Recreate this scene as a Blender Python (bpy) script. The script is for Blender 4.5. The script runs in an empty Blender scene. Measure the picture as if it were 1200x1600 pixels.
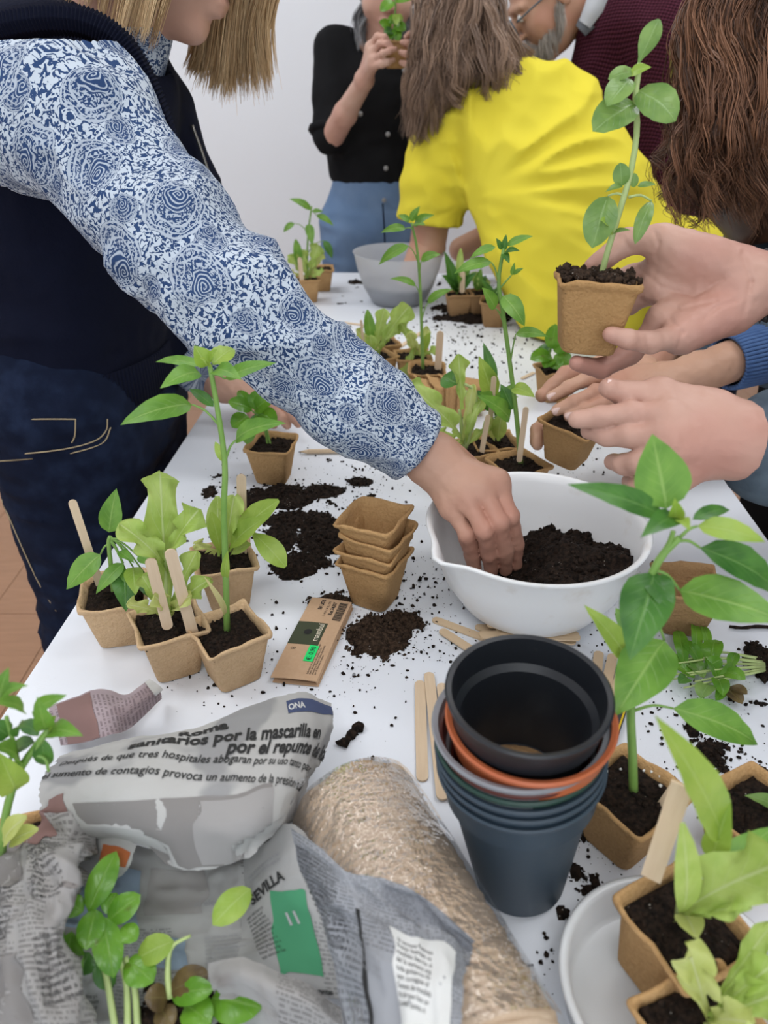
import bpy, bmesh, math, random
import numpy as np
from mathutils import Vector, Matrix, Euler
random.seed(7); RNG = np.random.default_rng(7)
SC = bpy.context.scene; COL = SC.collection
# ---------------------------------------------------------------- camera
CAMZ = 1.25; PITCH = math.radians(30.0); FPX = 1200.0
cam = bpy.data.cameras.new('camera'); camo = bpy.data.objects.new('camera', cam); COL.objects.link(camo)
camo.location = (0, 0, CAMZ); camo.rotation_euler = (math.pi/2 - PITCH, 0, 0)
cam.sensor_fit = 'VERTICAL'; cam.sensor_height = 36.0; cam.lens = 36.0*FPX/1600.0; cam.clip_start = 0.02
cam.dof.use_dof = True; cam.dof.focus_distance = 0.74; cam.dof.aperture_fstop = 7.5
SC.camera = camo
SC.cycles.max_bounces = 6; SC.cycles.diffuse_bounces = 3; SC.cycles.glossy_bounces = 3; SC.cycles.transmission_bounces = 4; SC.cycles.transparent_max_bounces = 6
# ---------------------------------------------------------------- light and exposure
SC.view_settings.view_transform = 'Standard'; SC.view_settings.look = 'None'
SC.view_settings.gamma = 1.0; SC.view_settings.exposure = 0.08; SC.view_settings.use_curve_mapping = False
world = bpy.data.worlds.new('room_light'); SC.world = world; world.use_nodes = True
world.node_tree.nodes['Background'].inputs[0].default_value = (0.83, 0.91, 1.0, 1)
world.node_tree.nodes['Background'].inputs[1].default_value = 1.6
for lx, ly, e in ((-1.1, 0.5, 13), (1.1, 0.5, 13), (-1.1, 2.1, 16), (1.1, 2.1, 16), (0, -0.9, 14)):
    L = bpy.data.lights.new('ceiling_panel_light', 'AREA'); L.shape = 'RECTANGLE'; L.size = 1.2; L.size_y = 0.6
    L.energy = e; L.color = (0.95, 0.975, 1.0)
    lo = bpy.data.objects.new('ceiling_panel_light', L); COL.objects.link(lo); lo.location = (lx, ly, 2.66)
# ---------------------------------------------------------------- picture to place helpers (photo pixels at real depth)
CP, SP = math.cos(PITCH), math.sin(PITCH)
def Pd(px, py, d):                     # point at optical depth d
    u = (px-600)/FPX; v = (py-800)/FPX
    return np.array((d*u, d*(CP - v*SP), CAMZ + d*(-SP - v*CP)))
def Pz(px, py, z=0.75):                # point on a level plane
    v = (py-800)/FPX
    return Pd(px, py, (CAMZ-z)/(SP + v*CP))
def PY(px, py, Y):                     # point on an upright plane across the table
    v = (py-800)/FPX
    return Pd(px, py, Y/(CP - v*SP))
def V3(*a): return np.array(a, dtype=float)
def nrm(v):
    v = np.asarray(v, float); l = np.linalg.norm(v); return v/l if l > 1e-12 else v
# ---------------------------------------------------------------- object helpers
ROOT = {}
def tag(o, label=None, cat=None, group=None, kind=None):
    if label: o['label'] = label
    if cat: o['category'] = cat
    if group: o['group'] = group
    if kind: o['kind'] = kind
    return o
def thing(name, loc, label, cat, group=None):
    o = bpy.data.objects.new(name, None); COL.objects.link(o); o.empty_display_size = 0.02
    o.location = loc; ROOT[o.name] = np.array(loc, float); return tag(o, label, cat, group)
def mesh_data(name, V, Fc, smooth=True, uv=None, attr=None):
    me = bpy.data.meshes.new(name)
    V = np.asarray(V, np.float32)
    if isinstance(Fc, np.ndarray):
        n, k = Fc.shape
        me.vertices.add(len(V)); me.vertices.foreach_set('co', V.ravel())
        me.loops.add(n*k); me.loops.foreach_set('vertex_index', Fc.astype(np.int32).ravel())
        me.polygons.add(n); me.polygons.foreach_set('loop_start', np.arange(0, n*k, k, dtype=np.int32))
        me.update(calc_edges=True); me.validate()
    else:
        me.from_pydata([tuple(map(float, p)) for p in V], [], [tuple(int(i) for i in f) for f in Fc]); me.update()
    if smooth: me.polygons.foreach_set('use_smooth', [True]*len(me.polygons))
    if attr:
        for k, a in attr.items():
            a = np.asarray(a, np.float32)
            if a.ndim == 1:
                at = me.attributes.new(k, 'FLOAT', 'POINT'); at.data.foreach_set('value', a)
            else:
                at = me.attributes.new(k, 'FLOAT_VECTOR', 'POINT'); at.data.foreach_set('vector', a.ravel())
    return me
def put(name, me, mat=None, parent=None, loc=(0,0,0), rot=None, scale=None):
    o = bpy.data.objects.new(name, me); COL.objects.link(o); o.location = loc
    if rot is not None: o.rotation_euler = rot
    if scale is not None: o.scale = scale
    if mat is not None and me is not None and len(me.materials) == 0: me.materials.append(MAT[mat] if isinstance(mat, str) else mat)
    if parent is not None: o.parent = parent
    return o
def mk(name, V, Fc, mat, parent=None, smooth=True, attr=None, kind=None, base=None):
    """mesh from world coordinates; a child is stored relative to its root, a top-level mesh relative to its own base"""
    V = np.asarray(V, float)
    if parent is not None:
        off = ROOT[parent.name]; loc = (0,0,0)
    else:
        if base is None:
            lo, hi = V.min(0), V.max(0); base = V3((lo[0]+hi[0])/2, (lo[1]+hi[1])/2, lo[2])
        off = np.asarray(base, float); loc = tuple(off)
    o = put(name, mesh_data(name, V-off, Fc, smooth, attr=attr), mat, parent, loc)
    ROOT[o.name] = off
    if kind: o['kind'] = kind
    return o
class MB:                               # collects shapes into one mesh
    def __init__(s): s.V = []; s.F = []; s.A = []
    def add(s, V, F, a=0.0):
        k = len(s.V); s.V += [tuple(p) for p in V]; s.F += [tuple(i+k for i in f) for f in F]; s.A += [a]*len(V); return s
    def box(s, c, h, R=None, a=0.0):
        R = np.eye(3) if R is None else R
        V = [np.asarray(c) + R @ (np.array(h)*np.array(q)) for q in ((-1,-1,-1),(1,-1,-1),(1,1,-1),(-1,1,-1),(-1,-1,1),(1,-1,1),(1,1,1),(-1,1,1))]
        return s.add(V, [(0,3,2,1),(4,5,6,7),(0,1,5,4),(1,2,6,5),(2,3,7,6),(3,0,4,7)], a)
    def tube(s, pts, rad, sides=6, a=0.0, cap=True):
        V, F = tube_geo(pts, rad, sides, cap); return s.add(V, F, a)
    def obj(s, name, mat, parent=None, smooth=True, **k): return mk(name, s.V, s.F, mat, parent, smooth, attr={'rnd': s.A}, **k)
def tube_geo(pts, rad, sides=6, cap=True):
    pts = np.asarray(pts, float); n = len(pts)
    rad = np.full(n, rad, float) if np.isscalar(rad) else np.asarray(rad, float)
    T = np.gradient(pts, axis=0); T /= np.linalg.norm(T, axis=1, keepdims=True)+1e-12
    ref = np.array((0.,0,1)) if abs(T[0][2]) < .9 else np.array((1.,0,0))
    n1 = nrm(np.cross(T[0], ref)); ang = np.arange(sides)*2*math.pi/sides; V = []
    for i in range(n):
        n1 = nrm(n1 - T[i]*np.dot(n1, T[i])); n2 = np.cross(T[i], n1)
        V.append(pts[i] + rad[i]*(np.cos(ang)[:,None]*n1 + np.sin(ang)[:,None]*n2))
    V = np.concatenate(V); F = []
    for i in range(n-1):
        for j in range(sides):
            a = i*sides+j; b = i*sides+(j+1) % sides; F.append((a, b, b+sides, a+sides))
    if cap: F.append(tuple(range(sides-1, -1, -1))); F.append(tuple((n-1)*sides+j for j in range(sides)))
    return V, F
def spline(pts, n=12):                  # Catmull-Rom
    P = np.asarray(pts, float); P = np.vstack((2*P[0]-P[1], P, 2*P[-1]-P[-2])); m = len(P)-3; out = []
    for t in np.linspace(0, m, n):
        i = min(int(t), m-1); f = t-i; a, b, c, d = P[i:i+4]
        out.append(.5*((2*b)+(-a+c)*f+(2*a-5*b+4*c-d)*f*f+(-a+3*b-3*c+d)*f**3))
    return np.array(out)
def lathe(prof, seg=48):                # profile [(r,z)...] around z; closed where r is 0
    V = []; F = []; ang = np.arange(seg)*2*math.pi/seg
    for r, z in prof: V += [(r*math.cos(a), r*math.sin(a), z) for a in ang]
    for i in range(len(prof)-1):
        for j in range(seg):
            a = i*seg+j; b = i*seg+(j+1) % seg; F.append((a, b, b+seg, a+seg))
    return np.array(V), np.array(F)
# ---------------------------------------------------------------- smooth noise and soft solids on a grid
_LAT = RNG.random((32,32,32)).astype(np.float32)*2-1
def noise3(P, s=1.0, o=0.0):
    q = np.asarray(P, np.float32)*s + o; i = np.floor(q).astype(np.int32); f = (q-i).astype(np.float32); f = f*f*(3-2*f)
    i0 = i & 31; i1 = (i+1) & 31; x0,y0,z0 = i0[...,0],i0[...,1],i0[...,2]; x1,y1,z1 = i1[...,0],i1[...,1],i1[...,2]
    fx,fy,fz = f[...,0],f[...,1],f[...,2]; g = _LAT
    a = (g[x0,y0,z0]*(1-fx)+g[x1,y0,z0]*fx)*(1-fy)+(g[x0,y1,z0]*(1-fx)+g[x1,y1,z0]*fx)*fy
    b = (g[x0,y0,z1]*(1-fx)+g[x1,y0,z1]*fx)*(1-fy)+(g[x0,y1,z1]*(1-fx)+g[x1,y1,z1]*fx)*fy
    return a*(1-fz)+b*fz
def fbm(P, s, n=3, o=0.0): return sum(noise3(P, s*2**i, o+i*7.3)/2**i for i in range(n))
def smin(a, b, k):
    if k <= 0: return np.minimum(a, b)
    h = np.clip(.5+.5*(b-a)/k, 0, 1); return b+(a-b)*h-k*h*(1-h)
def smax(a, b, k): return -smin(-a, -b, k)
def cap(P, a, b, ra, rb=None):
    rb = ra if rb is None else rb
    a = np.asarray(a, np.float32); ab = np.asarray(b, np.float32)-a; q = P-a
    t = np.clip(q@ab/(float(ab@ab)+1e-9), 0, 1); return np.linalg.norm(q-t[:,None]*ab, axis=1)-(ra+(rb-ra)*t)
def chain(P, pts, rad, k=0.006):
    d = None
    for i in range(len(pts)-1):
        c = cap(P, pts[i], pts[i+1], rad[i], rad[i+1]); d = c if d is None else smin(d, c, k)
    return d
def ell(P, c, r, R=None):
    q = P-np.asarray(c, np.float32)
    if R is not None: q = q@np.asarray(R, np.float32)     # R columns = axes
    r = np.asarray(r, np.float32); k0 = np.linalg.norm(q/r, axis=1); k1 = np.linalg.norm(q/(r*r), axis=1)+1e-9
    return k0*(k0-1)/k1
def ecap(P, a, b, ra, rb, lat, flat):
    """capsule of elliptic section: half-width ra..rb along lat, flattened by flat across"""
    a = np.asarray(a, np.float32); ab = np.asarray(b, np.float32)-a; L = float(np.linalg.norm(ab)); ax = ab/L
    lat = np.asarray(lat, float); lat = nrm(lat-ax*np.dot(lat, ax)); th = np.cross(ax, lat)
    q = P-a; t = np.clip(q@ax/L, 0, 1); q = q-(t*L)[:,None]*ax
    x = q@lat.astype(np.float32); y = q@th.astype(np.float32); z = q@ax.astype(np.float32)
    r = ra+(rb-ra)*t; return (np.sqrt(x*x+(y/flat)**2+(z/flat)**2)-r)*flat**.5
def frame(fwd, up):
    f = nrm(fwd); u = np.asarray(up, float); u = nrm(u-f*np.dot(u, f)); return np.stack((f, np.cross(u, f), u), axis=1)
_CO = np.array([(0,0,0),(1,0,0),(0,1,0),(1,1,0),(0,0,1),(1,0,1),(0,1,1),(1,1,1)])
_ED = [(0,1),(2,3),(4,5),(6,7),(0,2),(1,3),(4,6),(5,7),(0,4),(1,5),(2,6),(3,7)]
def snets(f, lo, hi, h):
    lo = np.asarray(lo, float); hi = np.asarray(hi, float); n = np.maximum(np.ceil((hi-lo)/h).astype(int)+1, 3)
    ax = [(lo[i]+np.arange(n[i])*h).astype(np.float32) for i in range(3)]
    P = np.stack(np.meshgrid(*ax, indexing='ij'), -1).reshape(-1, 3)
    ix = [np.minimum(np.round(np.arange(k)/4).astype(int), (k-1)//4) for k in n]; Pg = P.reshape(*n, 3); Pc = Pg[::4, ::4, ::4]; cs_ = Pc.shape[:3]   # coarse pass first, then only near the surface
    Wc = np.concatenate([f(c) for c in np.array_split(Pc.reshape(-1, 3), max(1, Pc.size//900000))]).astype(np.float32).reshape(cs_)
    Vv = Wc[np.ix_(*[np.minimum(i_, c_-1) for i_, c_ in zip(ix, cs_)])].ravel().copy(); near = np.flatnonzero(np.abs(Vv) < 6.2*h); st = 200000
    for i in range(0, len(near), st): k_ = near[i:i+st]; Vv[k_] = f(P[k_])
    W = Vv.reshape(n); I = W < 0; c = np.zeros(n-1, int)
    for o in _CO: c += I[o[0]:n[0]-1+o[0], o[1]:n[1]-1+o[1], o[2]:n[2]-1+o[2]]
    ii = np.argwhere((c > 0) & (c < 8)); idm = -np.ones(n-1, int); idm[tuple(ii.T)] = np.arange(len(ii))
    cv = np.stack([W[tuple((ii+o).T)] for o in _CO], 1); S = np.zeros((len(ii), 3)); cnt = np.zeros(len(ii))
    for a, b in _ED:
        va, vb = cv[:,a], cv[:,b]; m = (va < 0) != (vb < 0); t = np.where(m, va/np.where(m, va-vb, 1), 0)
        S += np.where(m[:,None], _CO[a]+(_CO[b]-_CO[a])*t[:,None], 0); cnt += m
    V = lo+(ii+S/cnt[:,None])*h; Q = []
    for axis in range(3):
        d = np.zeros(3, int); d[axis] = 1; A = I[:n[0]-d[0], :n[1]-d[1], :n[2]-d[2]]; B = I[d[0]:, d[1]:, d[2]:]
        e = np.argwhere(A != B); o1, o2 = [(1,2),(2,0),(0,1)][axis]
        e = e[(e[:,o1] > 0) & (e[:,o2] > 0) & (e[:,o1] < n[o1]-1) & (e[:,o2] < n[o2]-1)]
        if not len(e): continue
        s = A[tuple(e.T)]; u = np.zeros(3, int); u[o1] = 1; w = np.zeros(3, int); w[o2] = 1
        q = np.stack([idm[tuple((e-u-w).T)], idm[tuple((e-w).T)], idm[tuple(e.T)], idm[tuple((e-u).T)]], 1)
        q[~s] = q[~s][:, ::-1]; Q.append(q)
    return V, np.concatenate(Q)
def joinVF(L):
    V = []; Fq = []; k = 0
    for v, f in L: V.append(v); Fq.append(np.asarray(f)+k); k += len(v)
    return np.concatenate(V), np.concatenate(Fq)
# ---------------------------------------------------------------- materials
MAT = {}
class E:                                # small expression wrapper over math nodes
    def __init__(s, nt, k): s.nt = nt; s.k = k
    def m(s, op, b=None, c=None):
        n = s.nt.nodes.new('ShaderNodeMath'); n.operation = op
        for i, x in enumerate((s, b, c)):
            if x is None: continue
            if isinstance(x, E): s.nt.links.new(x.k, n.inputs[i])
            else: n.inputs[i].default_value = x
        return E(s.nt, n.outputs[0])
    def __add__(s, o): return s.m('ADD', o)
    def __sub__(s, o): return s.m('SUBTRACT', o)
    def __mul__(s, o): return s.m('MULTIPLY', o)
    def __truediv__(s, o): return s.m('DIVIDE', o)
    def gt(s, o): return s.m('GREATER_THAN', o)
    def lt(s, o): return s.m('LESS_THAN', o)
    def abs(s): return s.m('ABSOLUTE')
    def sin(s): return s.m('SINE')
    def max(s, o): return s.m('MAXIMUM', o)
    def min(s, o): return s.m('MINIMUM', o)
    def fl(s): return s.m('FLOOR')
    def fr(s): return s.m('FRACT')
    def sstep(s, a, b):
        n = s.nt.nodes.new('ShaderNodeMapRange'); n.interpolation_type = 'SMOOTHSTEP'; s.nt.links.new(s.k, n.inputs[0])
        n.inputs[1].default_value = a; n.inputs[2].default_value = b; return E(s.nt, n.outputs[0])
class Mt:
    def __init__(s, name, col=(.8,.8,.8), rough=.6, spec=.4, **kw):
        s.m = bpy.data.materials.new(name); s.m.use_nodes = True; s.nt = s.m.node_tree; s.b = s.nt.nodes['Principled BSDF']; MAT[name] = s.m
        s.b.inputs['Base Color'].default_value = (*col, 1); s.b.inputs['Roughness'].default_value = rough; s.b.inputs['Specular IOR Level'].default_value = spec
        for k, v in kw.items(): s.b.inputs[k.replace('_', ' ')].default_value = v
    def node(s, t, ins=None, **pr):
        n = s.nt.nodes.new(t)
        for k, v in pr.items(): setattr(n, k, v)
        for k, v in (ins or {}).items(): s.set(n.inputs[k], v)
        return n
    def set(s, sock, v):
        if isinstance(v, E): s.nt.links.new(v.k, sock)
        elif hasattr(v, 'links'): s.nt.links.new(v, sock)
        elif isinstance(v, tuple) and len(v) == 3 and sock.type == 'RGBA': sock.default_value = (*v, 1)
        else: sock.default_value = v
    def attr(s, n): return s.node('ShaderNodeAttribute', attribute_name=n)
    def fac(s, n): return E(s.nt, s.attr(n).outputs['Fac'])
    def xyz(s, v):
        n = s.node('ShaderNodeSeparateXYZ'); s.set(n.inputs[0], v); return [E(s.nt, o) for o in n.outputs]
    def vec(s, x, y, z=0.0): return s.node('ShaderNodeCombineXYZ', {0: x, 1: y, 2: z}).outputs[0]
    def obj(s): return s.node('ShaderNodeTexCoord').outputs['Object']
    def noise(s, sc, det=3, vec=None, rough=.55, dist=0.0):
        n = s.node('ShaderNodeTexNoise', {'Scale': sc, 'Detail': det, 'Roughness': rough, 'Distortion': dist})
        s.set(n.inputs['Vector'], vec if vec is not None else s.obj()); return E(s.nt, n.outputs[0])
    def vor(s, sc, vec=None, feature='F1'):
        n = s.node('ShaderNodeTexVoronoi', {'Scale': sc}, feature=feature)
        s.set(n.inputs['Vector'], vec if vec is not None else s.obj()); return n
    def ramp(s, f, stops):
        n = s.node('ShaderNodeValToRGB', {0: f}); cr = n.color_ramp
        while len(cr.elements) < len(stops): cr.elements.new(.5)
        for e, (p, c) in zip(cr.elements, stops): e.position = p; e.color = (*c, 1)
        return n.outputs[0]
    def mix(s, f, a, b):
        n = s.node('ShaderNodeMix', data_type='RGBA'); s.set(n.inputs[0], f); s.set(n.inputs[6], a); s.set(n.inputs[7], b); return n.outputs[2]
    def col(s, c): s.set(s.b.inputs['Base Color'], c); return s
    def bump(s, h, st=.3, d=.002):
        n = s.node('ShaderNodeBump', {'Strength': st, 'Distance': d, 'Height': h}); s.nt.links.new(n.outputs[0], s.b.inputs['Normal']); return s
    def transl(s, colr, f=.25):         # thin leaf or paper that lets some light through
        t = s.node('ShaderNodeBsdfTranslucent', {'Color': colr}); mx = s.node('ShaderNodeMixShader', {0: f})
        s.nt.links.new(s.b.outputs[0], mx.inputs[1]); s.nt.links.new(t.outputs[0], mx.inputs[2])
        s.nt.links.new(mx.outputs[0], s.nt.nodes['Material Output'].inputs[0]); return s
# room
m = Mt('wall_paint', (.70,.71,.74), .9, .2); m.col(m.mix(m.noise(1.2, 4), (.82,.835,.87), (.85,.865,.89))); m.bump(m.noise(140, 2), .05, .001)
Mt('ceiling_paint', (.82,.82,.82), .95, .1)
m = Mt('laminate', (.3,.16,.09), .35, .5)
x, y, z = m.xyz(m.obj()); m.col(m.mix(m.noise(9, 5, m.vec(x*1.0, y*9.0, 0)), (.30,.15,.075), (.46,.25,.14)))
Mt('dark_gap', (.03,.025,.02), .9)
Mt('black_steel', (.02,.02,.022), .45)
m = Mt('table_white', (.80,.81,.84), .38, .45); n1 = m.noise(3.5, 5); n2 = m.noise(900, 2)
grime = m.noise(14, 5).sstep(.55, .8)*n2.sstep(.5, .75)
m.col(m.mix(grime*.28, m.mix(n1, (.78,.805,.865), (.83,.85,.895)), (.30,.26,.24))); m.bump(m.noise(2.6, 3), .12, .012)
# pots, soil
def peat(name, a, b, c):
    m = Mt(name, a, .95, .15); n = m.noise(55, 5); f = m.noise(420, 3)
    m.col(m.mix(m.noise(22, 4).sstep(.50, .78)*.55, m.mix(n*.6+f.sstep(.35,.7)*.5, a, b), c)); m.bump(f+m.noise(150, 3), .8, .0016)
peat('peat_lit', (.68,.475,.285), (.58,.385,.215), (.40,.235,.115)); peat('peat_dim', (.45,.265,.115), (.37,.21,.085), (.25,.13,.05)); peat('peat', (.58,.355,.165), (.44,.255,.11), (.29,.155,.065)); peat('peat_grey', (.42,.25,.12), (.34,.20,.095), (.22,.12,.055))  # front pots lightened, held pots darkened: light level put into the peat colour
def soilm(name, a, b):
    m = Mt(name, a, .95, .2); n = m.noise(260, 4); w = m.vor(330)
    sp = E(m.nt, w.outputs['Distance']).lt(.16)*m.noise(90, 1).sstep(.63, .66)
    m.col(m.mix(sp, m.mix(n.sstep(.35, .7), a, b), (.42,.38,.33))); m.bump(m.noise(420, 5), 1.0, .003)
soilm('soil', (.009,.006,.0045), (.035,.021,.014)); soilm('soil_brown', (.022,.013,.008), (.075,.045,.028))
Mt('perlite', (.75,.72,.68), .8)
# greens
def leafm(name, dark, light, vein, tr, rough=.38, vs=1.0, blem=.0):
    m = Mt(name, dark, rough, .45); u, v, w = m.xyz(m.attr('luv').outputs['Vector']); av = v.abs()
    mid = E(m.nt, av.k).sstep(.10, .0)
    side = ((u*8.0 - av*2.2).fr()-.5).abs().sstep(.09, .0)*av.sstep(1.0, .1)
    n = m.noise(45, 3); c = m.mix(n.sstep(.3, .72), dark, light); c = m.mix((mid*.75).max(side*.4*vs), c, vein)
    if blem: c = m.mix(m.noise(70, 3).sstep(.64, .72)*blem, c, (.10,.07,.025))
    m.col(c); m.bump(m.noise(60, 2)*.6-mid*.5-side*.35, .35, .0022); m.transl(m.mix(.5, c, tr), .3)
leafm('leaf_pepper', (.105,.26,.035), (.20,.40,.06), (.34,.52,.14), (.35,.62,.05))
leafm('leaf_deep', (.035,.13,.025), (.085,.235,.04), (.17,.34,.09), (.2,.45,.04), .33)
leafm('leaf_young', (.27,.42,.055), (.38,.52,.09), (.46,.60,.18), (.55,.75,.1))
leafm('leaf_basil', (.085,.25,.02), (.17,.38,.035), (.24,.44,.08), (.3,.6,.04), .25, .6, .5)
leafm('leaf_held', (.13,.25,.06), (.26,.40,.11), (.30,.46,.16), (.3,.55,.08), .3, .5, .25)
leafm('lettuce', (.36,.51,.09), (.52,.65,.18), (.66,.74,.38), (.62,.82,.2), .45, .7)
leafm('lettuce_pale', (.52,.58,.15), (.64,.68,.26), (.72,.74,.45), (.75,.85,.25), .45, .6)
leafm('leaf_yellow', (.55,.50,.20), (.65,.58,.28), (.7,.62,.35), (.8,.75,.3), .5, .3)
leafm('leaf_rot', (.06,.035,.015), (.20,.14,.05), (.2,.16,.06), (.2,.15,.05), .3, .3)
m = Mt('stem', (.16,.33,.06), .4); m.col(m.mix(m.noise(40, 3), (.13,.28,.045), (.27,.43,.11)))
m = Mt('stem_pale', (.4,.5,.2), .4); m.col(m.mix(m.noise(40, 3), (.36,.48,.14), (.52,.60,.28)))
m = Mt('root', (.35,.26,.15), .8)
# wood, plastic, card
m = Mt('stick_wood', (.72,.55,.38), .7, .25); x, y, z = m.xyz(m.obj()); m.col(m.mix(m.noise(30, 4, m.vec(x*14.0, y*1.2, z*14.0)), (.63,.46,.30), (.76,.60,.43)))
m = Mt('stick_dirty', (.7,.52,.35), .75, .2); m.col(m.mix(m.noise(60, 5).sstep(.60, .72)*.8, m.mix(m.noise(25, 4), (.64,.46,.29), (.72,.55,.37)), (.12,.075,.04)))
m = Mt('white_plastic', (.78,.77,.75), .28, .5); m.col(m.mix(m.noise(35, 4).sstep(.58, .8)*.5, (.86,.86,.86), (.66,.60,.52)))
Mt('dish_plastic', (.72,.73,.74), .25, .5)
m = Mt('frosted_plastic', (.74,.76,.80), .4, .4, Alpha=.42); m.transl((.8,.82,.86), .35)
def plast(name, c, d, rough=.42):
    m = Mt(name, c, rough, .45); f = m.noise(18, 5).sstep(.5, .82)*.5+m.noise(160, 3).sstep(.6, .8)*.25
    m.col(m.mix(f, c, d)); m.bump(m.noise(90, 2), .06, .001)
plast('pot_black', (.013,.015,.019), (.055,.055,.055), .38); plast('pot_terracotta', (.47,.12,.045), (.52,.19,.09)); plast('pot_grey', (.24,.245,.265), (.31,.31,.32))
plast('pot_maroon', (.10,.02,.014), (.14,.04,.03)); plast('pot_green', (.014,.05,.037), (.04,.075,.06)); plast('pot_blue', (.034,.055,.078), (.085,.105,.12), .48)
m = Mt('kraft_card', (.55,.36,.22), .85, .2); m.col(m.mix(m.noise(300, 3), (.53,.34,.205), (.60,.405,.26)))
Mt('print_green', (.055,.065,.035), .8); Mt('print_black', (.02,.02,.02), .85); Mt('print_cream', (.72,.66,.52), .8); Mt('sticker_green', (.02,.80,.19), .55)
Mt('print_grey', (.30,.30,.31), .9); Mt('print_faint', (.40,.40,.40), .9)
Mt('pencil_yellow', (.75,.50,.02), .4); Mt('graphite', (.03,.03,.035), .4); Mt('pencil_black', (.012,.012,.012), .4)
# people
def skinm(name, a, b, red):
    m = Mt(name, a, .5, .35); n = m.noise(28, 4); f = m.noise(210, 3); e = m.noise(9, 2)
    m.col(m.mix(e.sstep(.38, .66)*.6, m.mix(n, a, b), red)); m.bump(f, .22, .0012)
skinm('skin_reach', (.50,.28,.195), (.58,.345,.25), (.48,.205,.15)); skinm('skin_pink', (.47,.265,.20), (.56,.34,.265), (.42,.165,.125))
skinm('skin_warm', (.52,.29,.19), (.60,.36,.25), (.50,.22,.15)); skinm('skin_far', (.56,.34,.255), (.62,.40,.31), (.55,.28,.21))
Mt('nail', (.74,.52,.46), .2, .5); Mt('eye_white', (.8,.78,.75), .2); Mt('lip', (.45,.18,.15), .4)
def cloth(name, a, b, bs=600, bst=.35, rough=.9, sc=7):
    m = Mt(name, a, rough, .15); m.col(m.mix(m.noise(sc, 4), a, b)); m.bump(m.noise(bs, 2), bst, .001); return m
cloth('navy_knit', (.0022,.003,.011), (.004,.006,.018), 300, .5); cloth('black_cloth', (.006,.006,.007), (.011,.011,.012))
m = cloth('yellow_cotton', (.80,.66,.045), (.86,.74,.075), 500, .2); m.transl((.9,.75,.05), .08)
m = Mt('maroon_knit', (.065,.013,.026), .95, .1); x, y, z = m.xyz(m.obj())
kn = (x*480.0+z*250.0).sin()*(z*480.0-x*250.0+y*300.0).sin(); m.col(m.mix(kn.sstep(-.6, .7), (.028,.006,.012), (.098,.024,.042))); m.bump(kn, .8, .003)
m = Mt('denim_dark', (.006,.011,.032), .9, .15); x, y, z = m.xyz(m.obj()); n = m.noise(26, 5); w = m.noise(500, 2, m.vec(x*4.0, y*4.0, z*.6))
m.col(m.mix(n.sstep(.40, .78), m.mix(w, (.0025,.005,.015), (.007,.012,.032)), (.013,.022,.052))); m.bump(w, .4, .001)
m = Mt('denim_blue', (.13,.21,.36), .9, .15); n = m.noise(14, 5); w = m.noise(400, 2); m.col(m.mix(n, (.10,.17,.30), (.20,.29,.44))); m.bump(w, .4, .001)
m = Mt('denim_grey', (.08,.11,.14), .9, .15); n = m.noise(40, 5); m.col(m.mix(n.sstep(.3, .75), (.05,.068,.09), (.095,.125,.155))); m.bump(m.noise(500, 2), .4, .001)
m = Mt('cuff_blue', (.07,.13,.30), .9, .15); m.col(m.mix(m.noise(60, 3), (.055,.11,.26), (.11,.19,.38)))
Mt('thread', (.42,.33,.20), .8); Mt('zip_metal', (.30,.28,.24), .35, .5, Metallic=.8); Mt('button', (.26,.255,.25), .3)
cloth('collar_grey', (.50,.52,.56), (.58,.60,.64)); cloth('collar_dark', (.12,.13,.15), (.17,.18,.20))
def hairm(name, a, b, rough=.42):
    m = Mt(name, a, rough, .5); r = m.fac('rnd'); m.col(m.mix(r, a, b))
hairm('hair_blonde', (.33,.18,.07), (.95,.68,.38)); hairm('hair_brown', (.075,.040,.024), (.42,.27,.18)); hairm('hair_curly', (.045,.02,.011), (.36,.17,.09)); hairm('hair_grey', (.10,.10,.105), (.36,.36,.37)); hairm('beard', (.28,.24,.21), (.62,.57,.52))
Mt('lens', (.9,.9,.9), .05, .5, Transmission_Weight=1.0); Mt('glasses_frame', (.05,.08,.10), .25, .5)
# blue floral paisley shirt
m = Mt('paisley', (.5,.55,.65), .85, .15); u, v, w = m.xyz(m.attr('puv').outputs['Vector'])
dn = m.noise(60, 2, m.vec(u, v, 0)); du = u+(dn-.5)*.010; dv = v+(m.noise(60, 2, m.vec(v+3.0, u, 0))-.5)*.010
wu = u+(m.noise(34, 2, m.vec(u, v+5.0, 0))-.5)*.018; wv = v+(m.noise(34, 2, m.vec(v+8.0, u, 0))-.5)*.018
f1 = m.noise(330, 1.0, m.vec(du, dv, 0), .5, .8); base = f1.sstep(.465, .505)
def motif(ox, oy, cw, ch, R, tw, fr):
    a = wu+ox; b = wv+oy; row = (b/ch).fl(); a2 = a/cw+row*.5; lx = (a2.fr()-.5)*cw; ly = ((b/ch).fr()-.5)*ch
    hsh = ((a2.fl()*12.9898+row*78.233).sin()*437.58).fr(); th = ly.m('ARCTAN2', lx); r = (lx*lx+ly*ly).m('SQRT'); rr = r/((th-(hsh*6.28+tw)).m('COSINE')*.40+.85+hsh*.25)
    sp = ((r*(6.2832*fr))+th*-1.0).sin(); ins = rr.lt(R*.42)
    ring = ((rr-R*.66).abs().lt(R*.026)).max((rr-R*.95).abs().lt(R*.030)).max((rr-R*.84).abs().lt(R*.018)); body = rr.lt(R)
    return ins, sp, ring, body
i1, s1, r1, b1 = motif(.0, .0, .074, .062, .023, .9, 330.0); i2, s2, r2, b2 = motif(.037, .028, .074, .062, .0125, 4.0, 430.0)
f2 = m.noise(460, 1, m.vec(du, dv, 0)).sstep(.49, .54)
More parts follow.
